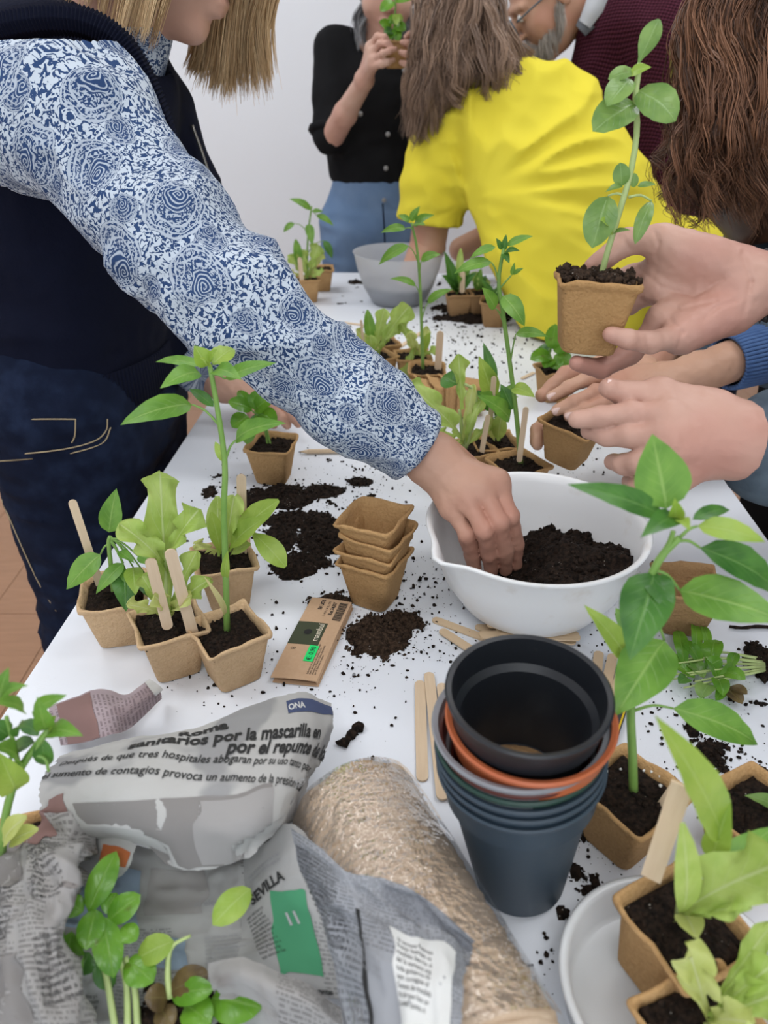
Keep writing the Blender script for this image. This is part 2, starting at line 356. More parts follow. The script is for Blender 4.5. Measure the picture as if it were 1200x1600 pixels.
pat = base*(b1*-1.0+1.0)*(b2*-1.0+1.0)+b1*f2*.75*(i1*-1.0+1.0)+i1*s1.sstep(.0, .9)*.8+b2*(i2*-1.0+1.0)*f2*.6*(b1*-1.0+1.0)+i2*s2.sstep(.0, .9)*.75*(b1*-1.0+1.0)
pat = pat.max(r1*.8).max(r2*.75*(b1*-1.0+1.0)).min(1.0); tint = m.noise(14, 2, m.vec(u, v, 0))
m.col(m.mix(pat, m.mix(tint, (.016,.038,.105), (.038,.078,.185)), m.mix(tint, (.44,.50,.58), (.58,.63,.68)))); m.bump(m.noise(700, 2), .2, .0008)
# paper
def newsp(name, base, ink, lines, colw=.11, photo=None, dens=.55, seed=0.0, rot=False):
    m = Mt(name, base, .9, .15); u, v, w = m.xyz(m.attr('puv').outputs['Vector'])
    if rot: u, v = v, u
    ln = ((v*lines).fr()-.5).abs().lt(.26); row = (v*lines).fl()
    wd = m.noise(1.0, 0, m.vec(u*520.0, row*7.7+seed, 0)).gt(.45); colm = ((u/colw+seed).fr()-.5).abs().lt(.46)
    blk = m.noise(1.0, 0, m.vec((u/colw+seed).fl()*3.1, (v/.07).fl()*5.3+seed, 0)).lt(dens)
    t = ln*wd*colm*blk; n = m.noise(9, 4)
    c = m.mix(n, base, tuple(q*.86 for q in base)); c = m.mix(m.noise(3.2, 3, m.vec(u*4.0, v*4.0, seed)).sstep(.55, .62)*.6, c, ink if photo is None else photo)
    c = m.mix(t*.5, c, ink); m.col(c); m.bump(m.noise(38, 3), .4, .004); m.transl(base, .12)
newsp('news_main', (.52,.51,.49), (.20,.20,.21), 300, .5, None, -1); newsp('news_text', (.41,.405,.395), (.09,.09,.095), 330, .055, (.33,.325,.32), .46, 2.0)
newsp('news_dark', (.36,.37,.395), (.05,.05,.055), 330, .05, (.15,.16,.185), .62, 5.0); newsp('news_pink', (.44,.355,.37), (.09,.06,.07), 230, .2, (.34,.255,.265), .9, 1.0, True)
newsp('news_left', (.37,.355,.34), (.07,.06,.06), 320, .05, (.20,.165,.15), .55, 9.0)
Mt('print_navy', (.055,.075,.16), .85); Mt('photo_grey', (.215,.20,.19), .9); Mt('photo_grey2', (.30,.285,.275), .9); Mt('photo_orange', (.42,.12,.04), .9); Mt('photo_green', (.06,.26,.13), .9); Mt('photo_blue', (.27,.34,.43), .9); Mt('photo_brown', (.24,.14,.125), .9); Mt('paper_white', (.66,.66,.64), .9)
# peat pot roll and its wrap
m = Mt('peat_pale', (.60,.45,.32), .95, .1); m.col(m.mix(m.noise(40, 4), (.56,.405,.275), (.70,.55,.41))); m.bump(m.noise(200, 3), .5, .001)
m = Mt('clear_film', (1,1,1), .08); tr = m.node('ShaderNodeBsdfTransparent', {0: (.97,.97,.97)}); gl = m.node('ShaderNodeBsdfGlossy', {'Color': (1,1,1), 'Roughness': .03})
bp = m.node('ShaderNodeBump', {'Strength': 1.0, 'Distance': .007, 'Height': m.noise(75, 3)}); m.nt.links.new(bp.outputs[0], gl.inputs['Normal'])
lw = m.node('ShaderNodeLayerWeight', {'Blend': .22}); m.nt.links.new(bp.outputs[0], lw.inputs['Normal']); mx = m.node('ShaderNodeMixShader', {0: E(m.nt, lw.outputs['Fresnel'])*.45+.08})
m.nt.links.new(tr.outputs[0], mx.inputs[1]); m.nt.links.new(gl.outputs[0], mx.inputs[2]); m.nt.links.new(mx.outputs[0], m.nt.nodes['Material Output'].inputs[0])
# ---------------------------------------------------------------- room
def slab(name, lo, hi, mat, parent=None, kind=None):
    lo = V3(*lo); hi = V3(*hi); b = MB().box((lo+hi)/2, (hi-lo)/2); return b.obj(name, mat, parent, False, kind=kind)
XL, XR, YB, YF, ZC = -2.6, 3.0, 3.35, -2.2, 2.7
slab('wall_back', (XL, YB, 0), (XR, YB+.1, ZC), 'wall_paint', kind='structure'); slab('wall_left', (XL-.1, YF, 0), (XL, YB+.1, ZC), 'wall_paint', kind='structure')
slab('wall_right', (XR, YF, 0), (XR+.1, YB+.1, ZC), 'wall_paint', kind='structure'); slab('ceiling', (XL-.1, YF, ZC), (XR+.1, YB+.1, ZC+.1), 'ceiling_paint', kind='structure')
flr = slab('floor', (XL-.1, YF, -.1), (XR+.1, YB+.1, -.004), 'dark_gap', kind='structure')
pl = MB().box((0,0,0), (.094, .60, .002)).V; plm = mesh_data('plank', pl, MB().box((0,0,0), (.094,.60,.002)).F, False)
for i in range(-13, 16):                # laminate planks
    for j in range(5):
        put('plank', plm, 'laminate', flr, (i*.19 - flr.location.x, -1.58+j*1.202+(i % 3)*.2 - flr.location.y, -.002-flr.location.z))
slab('baseboard_back', (XL, YB-.015, 0), (XR, YB, .08), 'wall_paint', kind='structure')
# ---------------------------------------------------------------- table
ya = math.atan(.0502); TD = V3(math.sin(ya), math.cos(ya), 0); TN = V3(math.cos(ya), -math.sin(ya), 0); TO = V3(-.368, 0, 0)
TW = .80; T0, T1 = .06, 2.235
tab = thing('work_table', tuple(TO+TD*1.1+TN*TW/2), 'long white table covered with soil crumbs, pots and newspaper', 'table')
def tp(s, t, z): p = TO+TN*s+TD*t; return V3(p[0], p[1], z)
RT = np.stack((TN, TD, V3(0,0,1)), 1)
bt = bmesh.new(); bmesh.ops.create_cube(bt, size=1.0); bmesh.ops.scale(bt, vec=(TW, T1-T0, .028), verts=bt.verts)
bmesh.ops.bevel(bt, geom=bt.edges[:], offset=.004, segments=2, affect='EDGES'); c0 = tp(TW/2, (T0+T1)/2, .736)
mk('tabletop', [c0+RT@np.array(v.co) for v in bt.verts], [[v.index for v in f.verts] for f in bt.faces], 'table_white', tab, False); bt.free()
for s in (.06, TW-.06):
    for t in (T0+.08, T1-.1): MB().box(tp(s, t, .36), (.02,.02,.36), RT).obj('leg', 'black_steel', tab, False)
    MB().box(tp(s, (T0+T1)/2, .70), (.012, (T1-T0)/2-.1, .02), RT).obj('apron', 'black_steel', tab, False)
for t in (T0+.08, T1-.1): MB().box(tp(TW/2, t, .70), (TW/2-.08, .012, .02), RT).obj('apron', 'black_steel', tab, False)
TZ = .7503
# ---------------------------------------------------------------- soil
_ph = (1+5**.5)/2
_IV = np.array([nrm(p) for p in ((-1,_ph,0),(1,_ph,0),(-1,-_ph,0),(1,-_ph,0),(0,-1,_ph),(0,1,_ph),(0,-1,-_ph),(0,1,-_ph),(_ph,0,-1),(_ph,0,1),(-_ph,0,-1),(-_ph,0,1))])
_IF = np.array([(0,11,5),(0,5,1),(0,1,7),(0,7,10),(0,10,11),(1,5,9),(5,11,4),(11,10,2),(10,7,6),(7,1,8),(3,9,4),(3,4,2),(3,2,6),(3,6,8),(3,8,9),(4,9,5),(2,4,11),(6,2,10),(8,6,7),(9,8,1)])
def clods(C, r):
    C = np.asarray(C, float); r = np.asarray(r, float); n = len(C)
    V = C[:,None,:]+_IV[None]*r[:,None,None]*(0.6+.7*RNG.random((n,12,1)))*(0.6+.8*RNG.random((n,1,3)))
    return V.reshape(-1,3), (_IF[None]+np.arange(n)[:,None,None]*12).reshape(-1,3)
def mound(blobs, name, label, z0=TZ, h=.012, step=.0022, nclod=350, mat='soil', cat='soil', crumb=.0022, cut=.22):
    """a spilled heap: blobs are (px,py,rx,ry,height) read on the table plane"""
    B = []
    for px, py, rx, ry, hh in blobs:
        c = Pz(px, py, z0); ex = np.linalg.norm(Pz(px+rx, py, z0)-c); ey = np.linalg.norm(Pz(px, py-ry, z0)-c); B.append((c[0], c[1], ex, ey, hh))
    lo = np.array([min(b[0]-b[2]*1.5 for b in B), min(b[1]-b[3]*1.5 for b in B)]); hi = np.array([max(b[0]+b[2]*1.5 for b in B), max(b[1]+b[3]*1.5 for b in B)])
    xs = np.arange(lo[0], hi[0], step); ys = np.arange(lo[1], hi[1], step); X, Y = np.meshgrid(xs, ys, indexing='ij'); Q = np.stack((X, Y, X*0+.3), -1)
    nz = fbm(Q, 55, 3); f = np.zeros_like(X)
    for cx, cy, ex, ey, hh in B:
        q = 1-((X-cx)/ex)**2-((Y-cy)/ey)**2; f = np.maximum(f, hh*np.clip(q, 0, 1)**.6)
    fine = fbm(Q, 190, 3, 3.0); g = f*(1+.35*nz+.25*fine)-h*cut*(1.0-nz*1.2); Z = z0+np.maximum(g, -.0004)*.9
    ok = (g > 0); idx = -np.ones(X.shape, int); cell = ok[:-1,:-1] | ok[1:,:-1] | ok[:-1,1:] | ok[1:,1:]
    use = np.zeros(X.shape, bool)
    for a, b in ((0,0),(1,0),(0,1),(1,1)): use[a:X.shape[0]-1+a, b:X.shape[1]-1+b] |= cell
    idx[use] = np.arange(use.sum()); V = np.stack((X[use], Y[use], Z[use]), -1); ij = np.argwhere(cell)
    Fq = np.stack([idx[ij[:,0], ij[:,1]], idx[ij[:,0]+1, ij[:,1]], idx[ij[:,0]+1, ij[:,1]+1], idx[ij[:,0], ij[:,1]+1]], 1)
    Ft = np.concatenate((Fq[:,[0,1,2]], Fq[:,[0,2,3]])); k = RNG.integers(0, len(V), nclod)
    cv, cf = clods(V[k]+RNG.normal(0, 1, (nclod,3))*(.003,.003,0), RNG.random(nclod)**2*crumb+.0007)
    cv[:,2] = np.maximum(cv[:,2], z0)
    VV, FF = joinVF([(V, Ft), (cv, cf)]); o = mk(name, VV, FF, mat, kind='stuff'); return tag(o, label, cat)
SW = .0578
def rring(w, z, rc, n=4):
    out = []; h = w/2-rc
    for q, (sx, sy) in enumerate(((1,1),(-1,1),(-1,-1),(1,-1))):
        for i in range(n): a = (q+i/(n-1))*math.pi/2; out.append((sx*h+rc*math.cos(a), sy*h+rc*math.sin(a), z))
    return out
def pot_mesh(seed, filled=True):
    prof = [(.0385,0,.007),(.0415,.0015,.007),(.0560,.0485,.005),(.0568,.0500,.005),(.0628,.0522,.0035),(.0640,.0552,.0035),(.0622,.0566,.0035),(.0585,.0560,.004),(.0540,.0490,.0045),(.0385,.0045,.006),(.034,.004,.006)]
    V = []; n = 16
    for w, z, rc in prof: V += rring(w, z, rc)
    V = np.array(V); F = []; sub = []
    m = len(prof)
    for i in range(m-1):
        for j in range(n): a = i*n+j; b = i*n+(j+1) % n; F.append((a, b, b+n, a+n))
    F.append(tuple(range(n-1,-1,-1))); F.append(tuple((m-1)*n+j for j in range(n)))
    # split the long sides so that the rim can waver
    me = bmesh.new(); vs = [me.verts.new(v) for v in V]
    for f in F: me.faces.new([vs[i] for i in f])
    me.edges.ensure_lookup_table(); long = [e for e in me.edges if e.calc_length() > .02 and abs(e.verts[0].co.z-e.verts[1].co.z) < .001]
    bmesh.ops.subdivide_edges(me, edges=long, cuts=5, use_grid_fill=True); me.verts.index_update()
    P = np.array([v.co for v in me.verts]); k = np.clip((P[:,2]-.03)/.025, 0, 1)[:,None]
    P += np.stack([noise3(P+seed, 70, 3*a) for a in range(3)], 1)*(.0004+k*.0016)*np.array((1,1,.9)); P[:,2] += .0012*k[:,0]*noise3(P+seed, 190, 1)
    Fo = [[v.index for v in f.verts] for f in me.faces]; me.free(); return mesh_data('peat_pot', P, Fo)
POTM = [pot_mesh(s) for s in (0.0, 4.2, 9.1)]
def soil_mesh(seed, dome=.004):
    n = 30; g = np.linspace(-1, 1, n); X, Y = np.meshgrid(g, g, indexing='ij'); w = .0264
    Z = .0495+dome*(1-np.maximum(abs(X), abs(Y))**3)+fbm(np.stack((X*w+seed, Y*w, X*0), -1), 110, 3)*.0022
    Z = np.where(np.maximum(abs(X), abs(Y)) > .97, .0465, Z); V = np.stack((X*w, Y*w, Z), -1).reshape(-1, 3)
    i = np.arange(n*n).reshape(n, n); F = np.stack((i[:-1,:-1], i[1:,:-1], i[1:,1:], i[:-1,1:]), -1).reshape(-1,4); F = np.concatenate((F[:,[0,1,2]], F[:,[0,2,3]]))
    k = RNG.integers(0, len(V), 130); k = k[np.maximum(abs(V[k,0]), abs(V[k,1])) < .0245]; cv, cf = clods(V[k], RNG.random(len(k))**2*.0022+.0007); VV, FF = joinVF([(V, F), (cv, cf)]); return mesh_data('soil', VV, FF)
SOILM = [soil_mesh(s) for s in (0.0, 5.0, 11.0)]
# ---------------------------------------------------------------- plants
CAMP = V3(0, 0, CAMZ)
def leaf_geo(base, tip, w, face=None, arch=.12, fold=.25, kind='ovate', ctrl=None, twist=0.0, curl=0.0, seed=0):
    base = np.asarray(base, float); tip = np.asarray(tip, float); L = np.linalg.norm(tip-base); ax = nrm(tip-base)
    if face is None: face = nrm(CAMP-(base+tip)/2)*.8+V3(0,0,.55)
    nn = nrm(face-ax*np.dot(face, ax)); lat = np.cross(ax, nn)
    if ctrl is None: ctrl = (base+tip)/2+nn*arch*L*1.6
    frill = kind in ('lettuce', 'frill'); ns, nt = (20, 13) if frill else (11, 7); V = []; UV = []
    for i in range(ns):
        s = i/(ns-1); s = 1-(1-s)**1.5 if frill else s; c = (1-s)**2*base+2*s*(1-s)*ctrl+s*s*tip; T = nrm(2*(1-s)*(ctrl-base)+2*s*(tip-ctrl))
        N = nrm(nn-T*np.dot(nn, T)); B = np.cross(T, N); ca, sa = math.cos(twist*s), math.sin(twist*s); N, B = N*ca-B*sa, B*ca+N*sa
        if kind == 'ovate': hw = (math.sin(math.pi*min(1, s**.72))**.9)*(1-.12*s)
        elif kind == 'narrow': hw = math.sin(math.pi*s**.85)**.8
        elif kind == 'spoon': hw = .12+.88*math.sin(math.pi*min(1, max(0, (s-.15)/.85)**1.25))**.75 if s < .985 else .15
        elif kind == 'oval': hw = math.sin(math.pi*s)**.6
        else:
            hw = (.16+.84*(max(0, (s-.12)/.88))**1.15)*(1 if s < .8 else max(.004, 1-((s-.8)/.2)**2)**.5)
            if kind == 'frill': hw *= 1-.42*(.5+.5*math.sin(s*14.5+seed*2.1))*min(1, s*3)
        for j in range(nt):
            t = j/(nt-1)*2-1; x = t*hw*w/2; z = abs(t)*hw*w/2*fold-curl*t*t*hw*w/2
            if frill:
                amp = max(0, abs(t)-.35)**1.3*w*.30*min(1, s*2.2); z += 1.3*amp*math.sin(s*19+t*3.0+seed*3.3)+.10*w*math.sin(s*6+seed)*t
                x *= 1+.13*math.sin(s*24+seed*5+3*t)*(abs(t) > .6); 
            else: z += .022*w*math.sin(s*26+seed*3)*abs(t)
            V.append(c+B*x+N*z); UV.append((s, t, seed*.1))
    i = np.arange(ns*nt).reshape(ns, nt); F = np.stack((i[:-1,:-1], i[1:,:-1], i[1:,1:], i[:-1,1:]), -1).reshape(-1,4)
    return np.array(V), F, np.array(UV)
_ls = [0]
def leaf(parent, base, tip, w, mat='leaf_pepper', name='leaf', **k):
    _ls[0] += 1; k.setdefault('seed', (_ls[0]*.618) % 6.0); V, F, UV = leaf_geo(base, tip, w, **k); return mk(name, V, F, mat, parent, attr={'luv': UV})
class Plant:
    """a potted plant read from the photo: stem and leaves lie near the upright plane through its stem"""
    def __init__(s, name, rim, yaw, label, cat, group=None, z=TZ, base=None, soil=True, tilt=None, pot=0, mat='peat', rimh=.053, soilmat='soil', size=1.0):
        b = base if base is not None else Pz(rim[0], rim[1], z+rimh*size); b = V3(b[0], b[1], z if base is None else b[2])
        s.o = thing(name, tuple(b), label, cat, group); s.b = b; s.Y = b[1]; rot = tilt if tilt is not None else (0, 0, math.radians(yaw)); s.rot = Euler(rot)
        me = POTM[pot % 3]; 
        if mat != 'peat': me = me.copy(); me.materials.clear()
        put('peat_pot', me, mat, s.o, (0,0,0), rot, (size,)*3)
        if soil: put('soil', SOILM[pot % 3] if soilmat == 'soil' else SOILM[pot % 3].copy(), soilmat, s.o, (0,0,0), rot, (size,)*3)
        s.mb = MB(); s.sc = None
    def p(s, x, y, dy=0.0): return PY(x, y, s.Y+dy)
    def px(s, y=800, x=600): return np.linalg.norm(s.p(x+1, y)-s.p(x, y))
    def stem(s, pts, r0=.0024, r1=.0015, n=14):
        P = spline([s.p(*q) for q in pts], n); s.mb.tube(P, np.linspace(r0, r1, n), 7); return s
    def lf(s, bx, by, tx, ty, w, mat='leaf_pepper', db=0.0, dt=0.0, pet=None, **k):
        b = s.p(bx, by, db); t = s.p(tx, ty, dt); W = w*s.px((by+ty)/2)
        if pet is not None:
            a = s.p(pet[0], pet[1], pet[2] if len(pet) > 2 else 0); mid = (a+b)/2+V3(0,0,.15*np.linalg.norm(b-a)); s.mb.tube(spline([a, mid, b], 7), np.linspace(.0012, .0008, 7), 5)
        leaf(s.o, b, t, W, mat, **k); return s
    def done(s, mat='stem'):
        if s.mb.V: s.mb.obj('stem', mat, s.o)
        return s.o
def stick(top, bot, w, label, thick=.0018, mat='stick_wood', face=None, group=None, name='wooden_stick', cat='stick', square=False):
    """a rounded flat stick from bot to top; points are world positions"""
    top = np.asarray(top, float); bot = np.asarray(bot, float); ax = nrm(top-bot); L = np.linalg.norm(top-bot); face = nrm(CAMP-(top+bot)/2) if face is None else np.asarray(face, float)
    N = nrm(face-ax*np.dot(face, ax)); B = np.cross(ax, N); h = w/2; out = []
    n = 7
    if square: out = [(h, 0), (h, L), (-h, L), (-h, 0)]
    else:
        out += [(h*math.cos(a), L-h+h*math.sin(a)) for a in np.linspace(0, math.pi, n)]; out += [(h*math.cos(a), h+h*math.sin(a)) for a in np.linspace(math.pi, 2*math.pi, n)]
    k = len(out); V = [(x, y, z) for z in (-thick/2, thick/2) for x, y in out]; F = [tuple(range(k-1,-1,-1)), tuple(range(k, 2*k))]+[(i, (i+1) % k, k+(i+1) % k, k+i) for i in range(k)]
    o = put(name, mesh_data(name, V, F, False), mat); o.matrix_world = Matrix(((B[0],ax[0],N[0],bot[0]),(B[1],ax[1],N[1],bot[1]),(B[2],ax[2],N[2],bot[2]),(0,0,0,1)))
    return tag(o, label, cat, group)
# ---------------------------------------------------------------- white bowl with spout
bc = Pz(838, 815, .855); BX, BY = bc[0], bc[1]-.004; BR = .1085
bowl = thing('mixing_bowl', (BX, BY, TZ), 'large white plastic mixing bowl with pouring lip holding dark soil', 'bowl')
prof = [(.001,.0),(.045,.0),(.056,.004),(.074,.020),(.091,.046),(.101,.074),(.106,.098),(.1105,.1035),(.1115,.106),(.1095,.1075),(.1055,.1055),(.1025,.098),(.097,.074),(.087,.048),(.070,.024),(.052,.009),(.001,.008)]
Vb, Fb = lathe(prof, 72); sa = math.radians(212)
th = np.arctan2(Vb[:,1], Vb[:,0]); dth = (th-sa+math.pi) % (2*math.pi)-math.pi; kz = np.clip((Vb[:,2]-.05)/.055, 0, 1)
g = np.exp(-(dth/.17)**2)*kz**1.5; rr = np.hypot(Vb[:,0], Vb[:,1]); Vb[:,0] *= 1+.13*g; Vb[:,1] *= 1+.13*g; Vb[:,2] -= .002*g
put('bowl_body', mesh_data('bowl_body', Vb, Fb), 'white_plastic', bowl)
# soil in the bowl: steep heap on the right, worked out on the left
n = 90; gx = np.linspace(-1, 1, n); X, Y = np.meshgrid(gx, gx, indexing='ij'); R = np.hypot(X, Y); RS = .0985
Q = np.stack((X*RS, Y*RS, X*0), -1); hz = .044+.024*np.clip((X+.12)*2.2, -1.2, 1)+.012*np.exp(-((X-.15)**2+(Y-.05)**2)/.04)-.016*Y+fbm(Q, 26, 3)*.010+fbm(Q, 120, 3, 4.)*.0035
def bowl_r(z): return np.interp(z, [.008,.024,.048,.074,.098], [.052,.070,.087,.097,.1025])-.001
rad = bowl_r(hz); k = np.minimum(1, rad/np.maximum(R*RS*1.06, 1e-6)); ok = R <= 1.0
V = np.stack((BX+X*RS*1.06*k, BY+Y*RS*1.06*k, TZ+hz), -1).reshape(-1,3); i = np.arange(n*n).reshape(n,n); c = ok[:-1,:-1] & ok[1:,:-1] & ok[1:,1:] & ok[:-1,1:]
F = np.stack((i[:-1,:-1], i[1:,:-1], i[1:,1:], i[:-1,1:]), -1)[c]; F = np.concatenate((F[:,[0,1,2]], F[:,[0,2,3]])); us = np.unique(F); kk = us[RNG.integers(0, len(us), 900)]
kk = kk[R.ravel()[kk] < .93]; cv, cf = clods(V[kk], RNG.random(len(kk))**2*.0032+.0009); VV, FF = joinVF([(V, F), (cv, cf)])
tag(mk('potting_soil', VV, FF, 'soil', kind='stuff'), 'dark crumbly potting soil heaped inside the white mixing bowl', 'soil')
# ---------------------------------------------------------------- stack of empty peat pots
st = Pz(586, 936, TZ); lab = ['bottom pot of the upright stack of four empty peat pots', 'second pot from the bottom in the upright stack of empty peat pots', 'third pot from the bottom in the upright stack of empty peat pots', 'top pot of the upright stack of four empty peat pots']
for i in range(4):
    o = put('peat_pot', POTM[i % 3], 'peat', None, (st[0]+(.0,.001,.0025,.001)[i], st[1]+(.0,.001,.0,.001)[i], TZ+i*.0165+.0005), (math.radians((0,1.2,-.8,2)[i]), math.radians((0,-1,1.6,-1)[i]), math.radians(-27+(0,3,-2,2)[i])))
    tag(o, lab[i], 'pot', 'pots of the upright empty stack')
# nested pots lying on their side
for i in range(6):
    p = Pz(664+i*19, 648, TZ+.0003); o = put('peat_pot', POTM[(i+1) % 3], 'peat', None, (p[0], p[1]+.004*i-.01, TZ+.0316), (math.radians(90), math.radians(0), math.radians(82-i*1.2)))
    o.rotation_euler = (Matrix.Rotation(math.radians(9), 3, 'Z') @ Matrix.Rotation(math.radians(-90), 3, 'Y')).to_euler()
    tag(o, ('leftmost', 'second from left', 'third from left', 'fourth from left', 'fifth from left', 'rightmost')[i]+' empty peat pot of the nested row lying on its side', 'pot', 'nested pots lying on their side')
# single empty pot on the right
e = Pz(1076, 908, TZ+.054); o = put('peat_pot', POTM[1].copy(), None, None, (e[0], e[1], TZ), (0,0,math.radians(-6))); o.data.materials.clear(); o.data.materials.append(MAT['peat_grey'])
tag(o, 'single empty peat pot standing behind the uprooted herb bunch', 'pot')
# ---------------------------------------------------------------- nested round plastic pots
nb = Pz(812, 1372, TZ)
def round_pot(R0, R1, H, collar, wall=.0014):
    return [(.001,.0),(R0-.003,.0),(R0,.003),(R1-.0062,H-collar-.003),(R1-.0026,H-collar),(R1-.0012,H-.004),(R1+.0016,H-.0035),(R1+.0022,H-.001),(R1+.0010,H),(R1-.0018,H-.001),(R1-.0040,H-collar+.001),(R1-.0078,H-collar-.003),(R0-.0022,.006),(.011,.0045),(.001,.0045)]
lean = V3(-.105, -.015, 0)
specs = [(0, .0310, .0510, .122, .024, 'pot_blue', 'outermost slate blue pot at the bottom of the nested round plastic pots'), (.0085, .0305, .0510, .122, .022, 'pot_blue', 'second slate blue pot from the bottom in the nested plastic pots'),
         (.0165, .0303, .0512, .122, .022, 'pot_blue', 'third slate blue pot from the bottom in the nested plastic pots'), (.0235, .030, .0505, .122, .02, 'pot_green', 'dark green rimmed pot nested under the maroon one'),
         (.0285, .0298, .0492, .122, .02, 'pot_maroon', 'dark maroon pot mostly hidden under the grey rimmed pot'), (.0350, .0296, .0515, .122, .02, 'pot_grey', 'grey plastic pot rim just below the terracotta pot'),
         (.0450, .0294, .0490, .120, .02, 'pot_terracotta', 'terracotta coloured plastic pot nested under the black one'), (.0990, .0300, .0470, .085, .021, 'pot_black', 'tilted black plastic pot on top of the nested round pots')]
for dz, R0, R1, H, cl, mt, lb in specs:
    V, F = lathe(round_pot(R0, R1, H, cl), 64); t = (.0, .0)
    if mt == 'pot_black':
        mb = MB()
    pm_ = mesh_data('plastic_pot', V, F); pm_.set_sharp_from_angle(angle=.5); o = put('plastic_pot', pm_, mt, None, tuple(V3(nb[0], nb[1], TZ)+lean*dz+V3(0,0,dz+.0005)))
    if mt == 'pot_black': o.rotation_euler = (math.radians(3), math.radians(-1), 0)
    elif mt == 'pot_terracotta': o.rotation_euler = (math.radians(2.5), math.radians(-2), 0)
    else: o.rotation_euler = (math.radians(.8), math.radians(-5), 0)
    tag(o, lb, 'plant pot', 'nested round plastic pots')
    top = o
V, F = lathe([(.001,.0078),(.020,.0075),(.0262,.0066),(.0275,.0045)], 40); V[:,2] += fbm(V, 130, 3)*.0016
d = put('soil_residue', mesh_data('soil_residue', V, F), 'peat_grey', top)
# ---------------------------------------------------------------- wrapped roll of round peat pots
ra = Pz(552, 1262, TZ+.046); rb = Pz(748, 1690, TZ+.052); rax = nrm(rb-ra); RL = np.linalg.norm(rb-ra)
roll = thing('wrapped_pot_roll', tuple(V3(*((ra+rb)/2)[:2], TZ)), 'long roll of nested beige peat pots in clear plastic wrap', 'pot roll')
f = rax; lt = nrm(np.cross(f, V3(0,0,1))); up = np.cross(lt, f); nd = 46
def disc(k):
    V = []; a = np.arange(40)*2*math.pi/40
    for r, y in ((.80,.0),(.97,.0012),(1.0,.003),(.985,.0050),(.93,.0066)):
        jr = 1+.016*np.sin(a*5+k*1.7)+.014*np.sin(a*11+k*3.1); V += [(r*q*math.cos(b), y+.0012*math.sin(b*7+k*2.3), r*q*math.sin(b)) for b, q in zip(a, jr)]
    i = np.arange(200).reshape(5,40); F = [(i[s,j], i[s,(j+1) % 40], i[s+1,(j+1) % 40], i[s+1,j]) for s in range(4) for j in range(40)]
    return np.array(V), F+[tuple(i[0])]
DM = []
for k in range(6):
    V, F = disc(k); DM.append(mesh_data('nested_pot', V, F, True))
def rollR(s): return .0455+.0055*s
for k in range(nd):
    s = k/(nd-1); c = ra+rax*s*RL; r = rollR(s); o = put('nested_pot', DM[k % 6], 'peat_pale', roll)
    o.matrix_basis = Matrix(((lt[0]*r, f[0], up[0]*r, c[0]-ROOT[roll.name][0]), (lt[1]*r, f[1], up[1]*r, c[1]-ROOT[roll.name][1]), (lt[2]*r, f[2], up[2]*r, c[2]-ROOT[roll.name][2]), (0,0,0,1)))
prof = [(.0,-.006),(.55,-.005),(.86,-.003),(1.02,.002)]+[(1.035,.02+q*(RL-.02)/34) for q in range(35)]
V = []; n = 48; A = np.arange(n)*2*math.pi/n
for r, y in prof:
    s = max(0, min(1, y/RL)); c = ra+rax*y
    for a in A:
        q = V3(math.cos(a)*3, y*40, math.sin(a)*3); rr_ = rollR(s)*r*(1+.012*noise3(q, 1.6))+.0012; V.append(c+lt*rr_*math.cos(a)+up*rr_*math.sin(a))
V = np.array(V); V[:,2] = np.maximum(V[:,2], TZ+.0004); m_ = len(prof); F = [(i*n+j, i*n+(j+1) % n, (i+1)*n+(j+1) % n, (i+1)*n+j) for i in range(m_-1) for j in range(n)]
mk('plastic_film', V, F, 'clear_film', roll)
# ---------------------------------------------------------------- kraft card sleeve
def text_mesh(body, size, bold=0.0, shear=0.0, align='LEFT', sx=1.0):
    cu = bpy.data.curves.new('print', 'FONT'); cu.body = body; cu.size = size; cu.offset = bold; cu.shear = shear; cu.align_x = align; cu.resolution_u = 3
    o = bpy.data.objects.new('print', cu); COL.objects.link(o); dg = bpy.context.evaluated_depsgraph_get(); me = bpy.data.meshes.new_from_object(o.evaluated_get(dg))
    n = len(me.vertices); V = np.zeros(n*3, np.float32); me.vertices.foreach_get('co', V); F = [list(p.vertices) for p in me.polygons]; V = V.reshape(-1,3)[:, :2]*np.array((sx, 1))
    bpy.data.objects.remove(o); bpy.data.meshes.remove(me); bpy.data.curves.remove(cu); return V, F
cA, cB, cC, cD = Pz(423, 1063, TZ+.003), Pz(488, 938, TZ+.004), Pz(550, 946, TZ+.004), Pz(495, 1070, TZ+.003)   # bottom-left, top-left, top-right, bottom-right
card = thing('card_sleeve', tuple(V3(*((cA+cC)/2)[:2], TZ)), 'kraft cardboard packaging sleeve with green price sticker lying on table', 'packaging')
CL = np.linalg.norm(cB-cA); CW = np.linalg.norm(cD-cA)
def cs(x, y, h=0.0):                    # x along the length (reading direction), y from right edge to left edge, metres
    s, t = x/CL, 1-y/CW; p = (cA*(1-s)+cB*s)*(1-t)+(cD*(1-s)+cC*s)*t; return p+V3(0,0,h+.0018*math.sin(math.pi*min(1, max(0, s)))+.001*math.sin(math.pi*t))
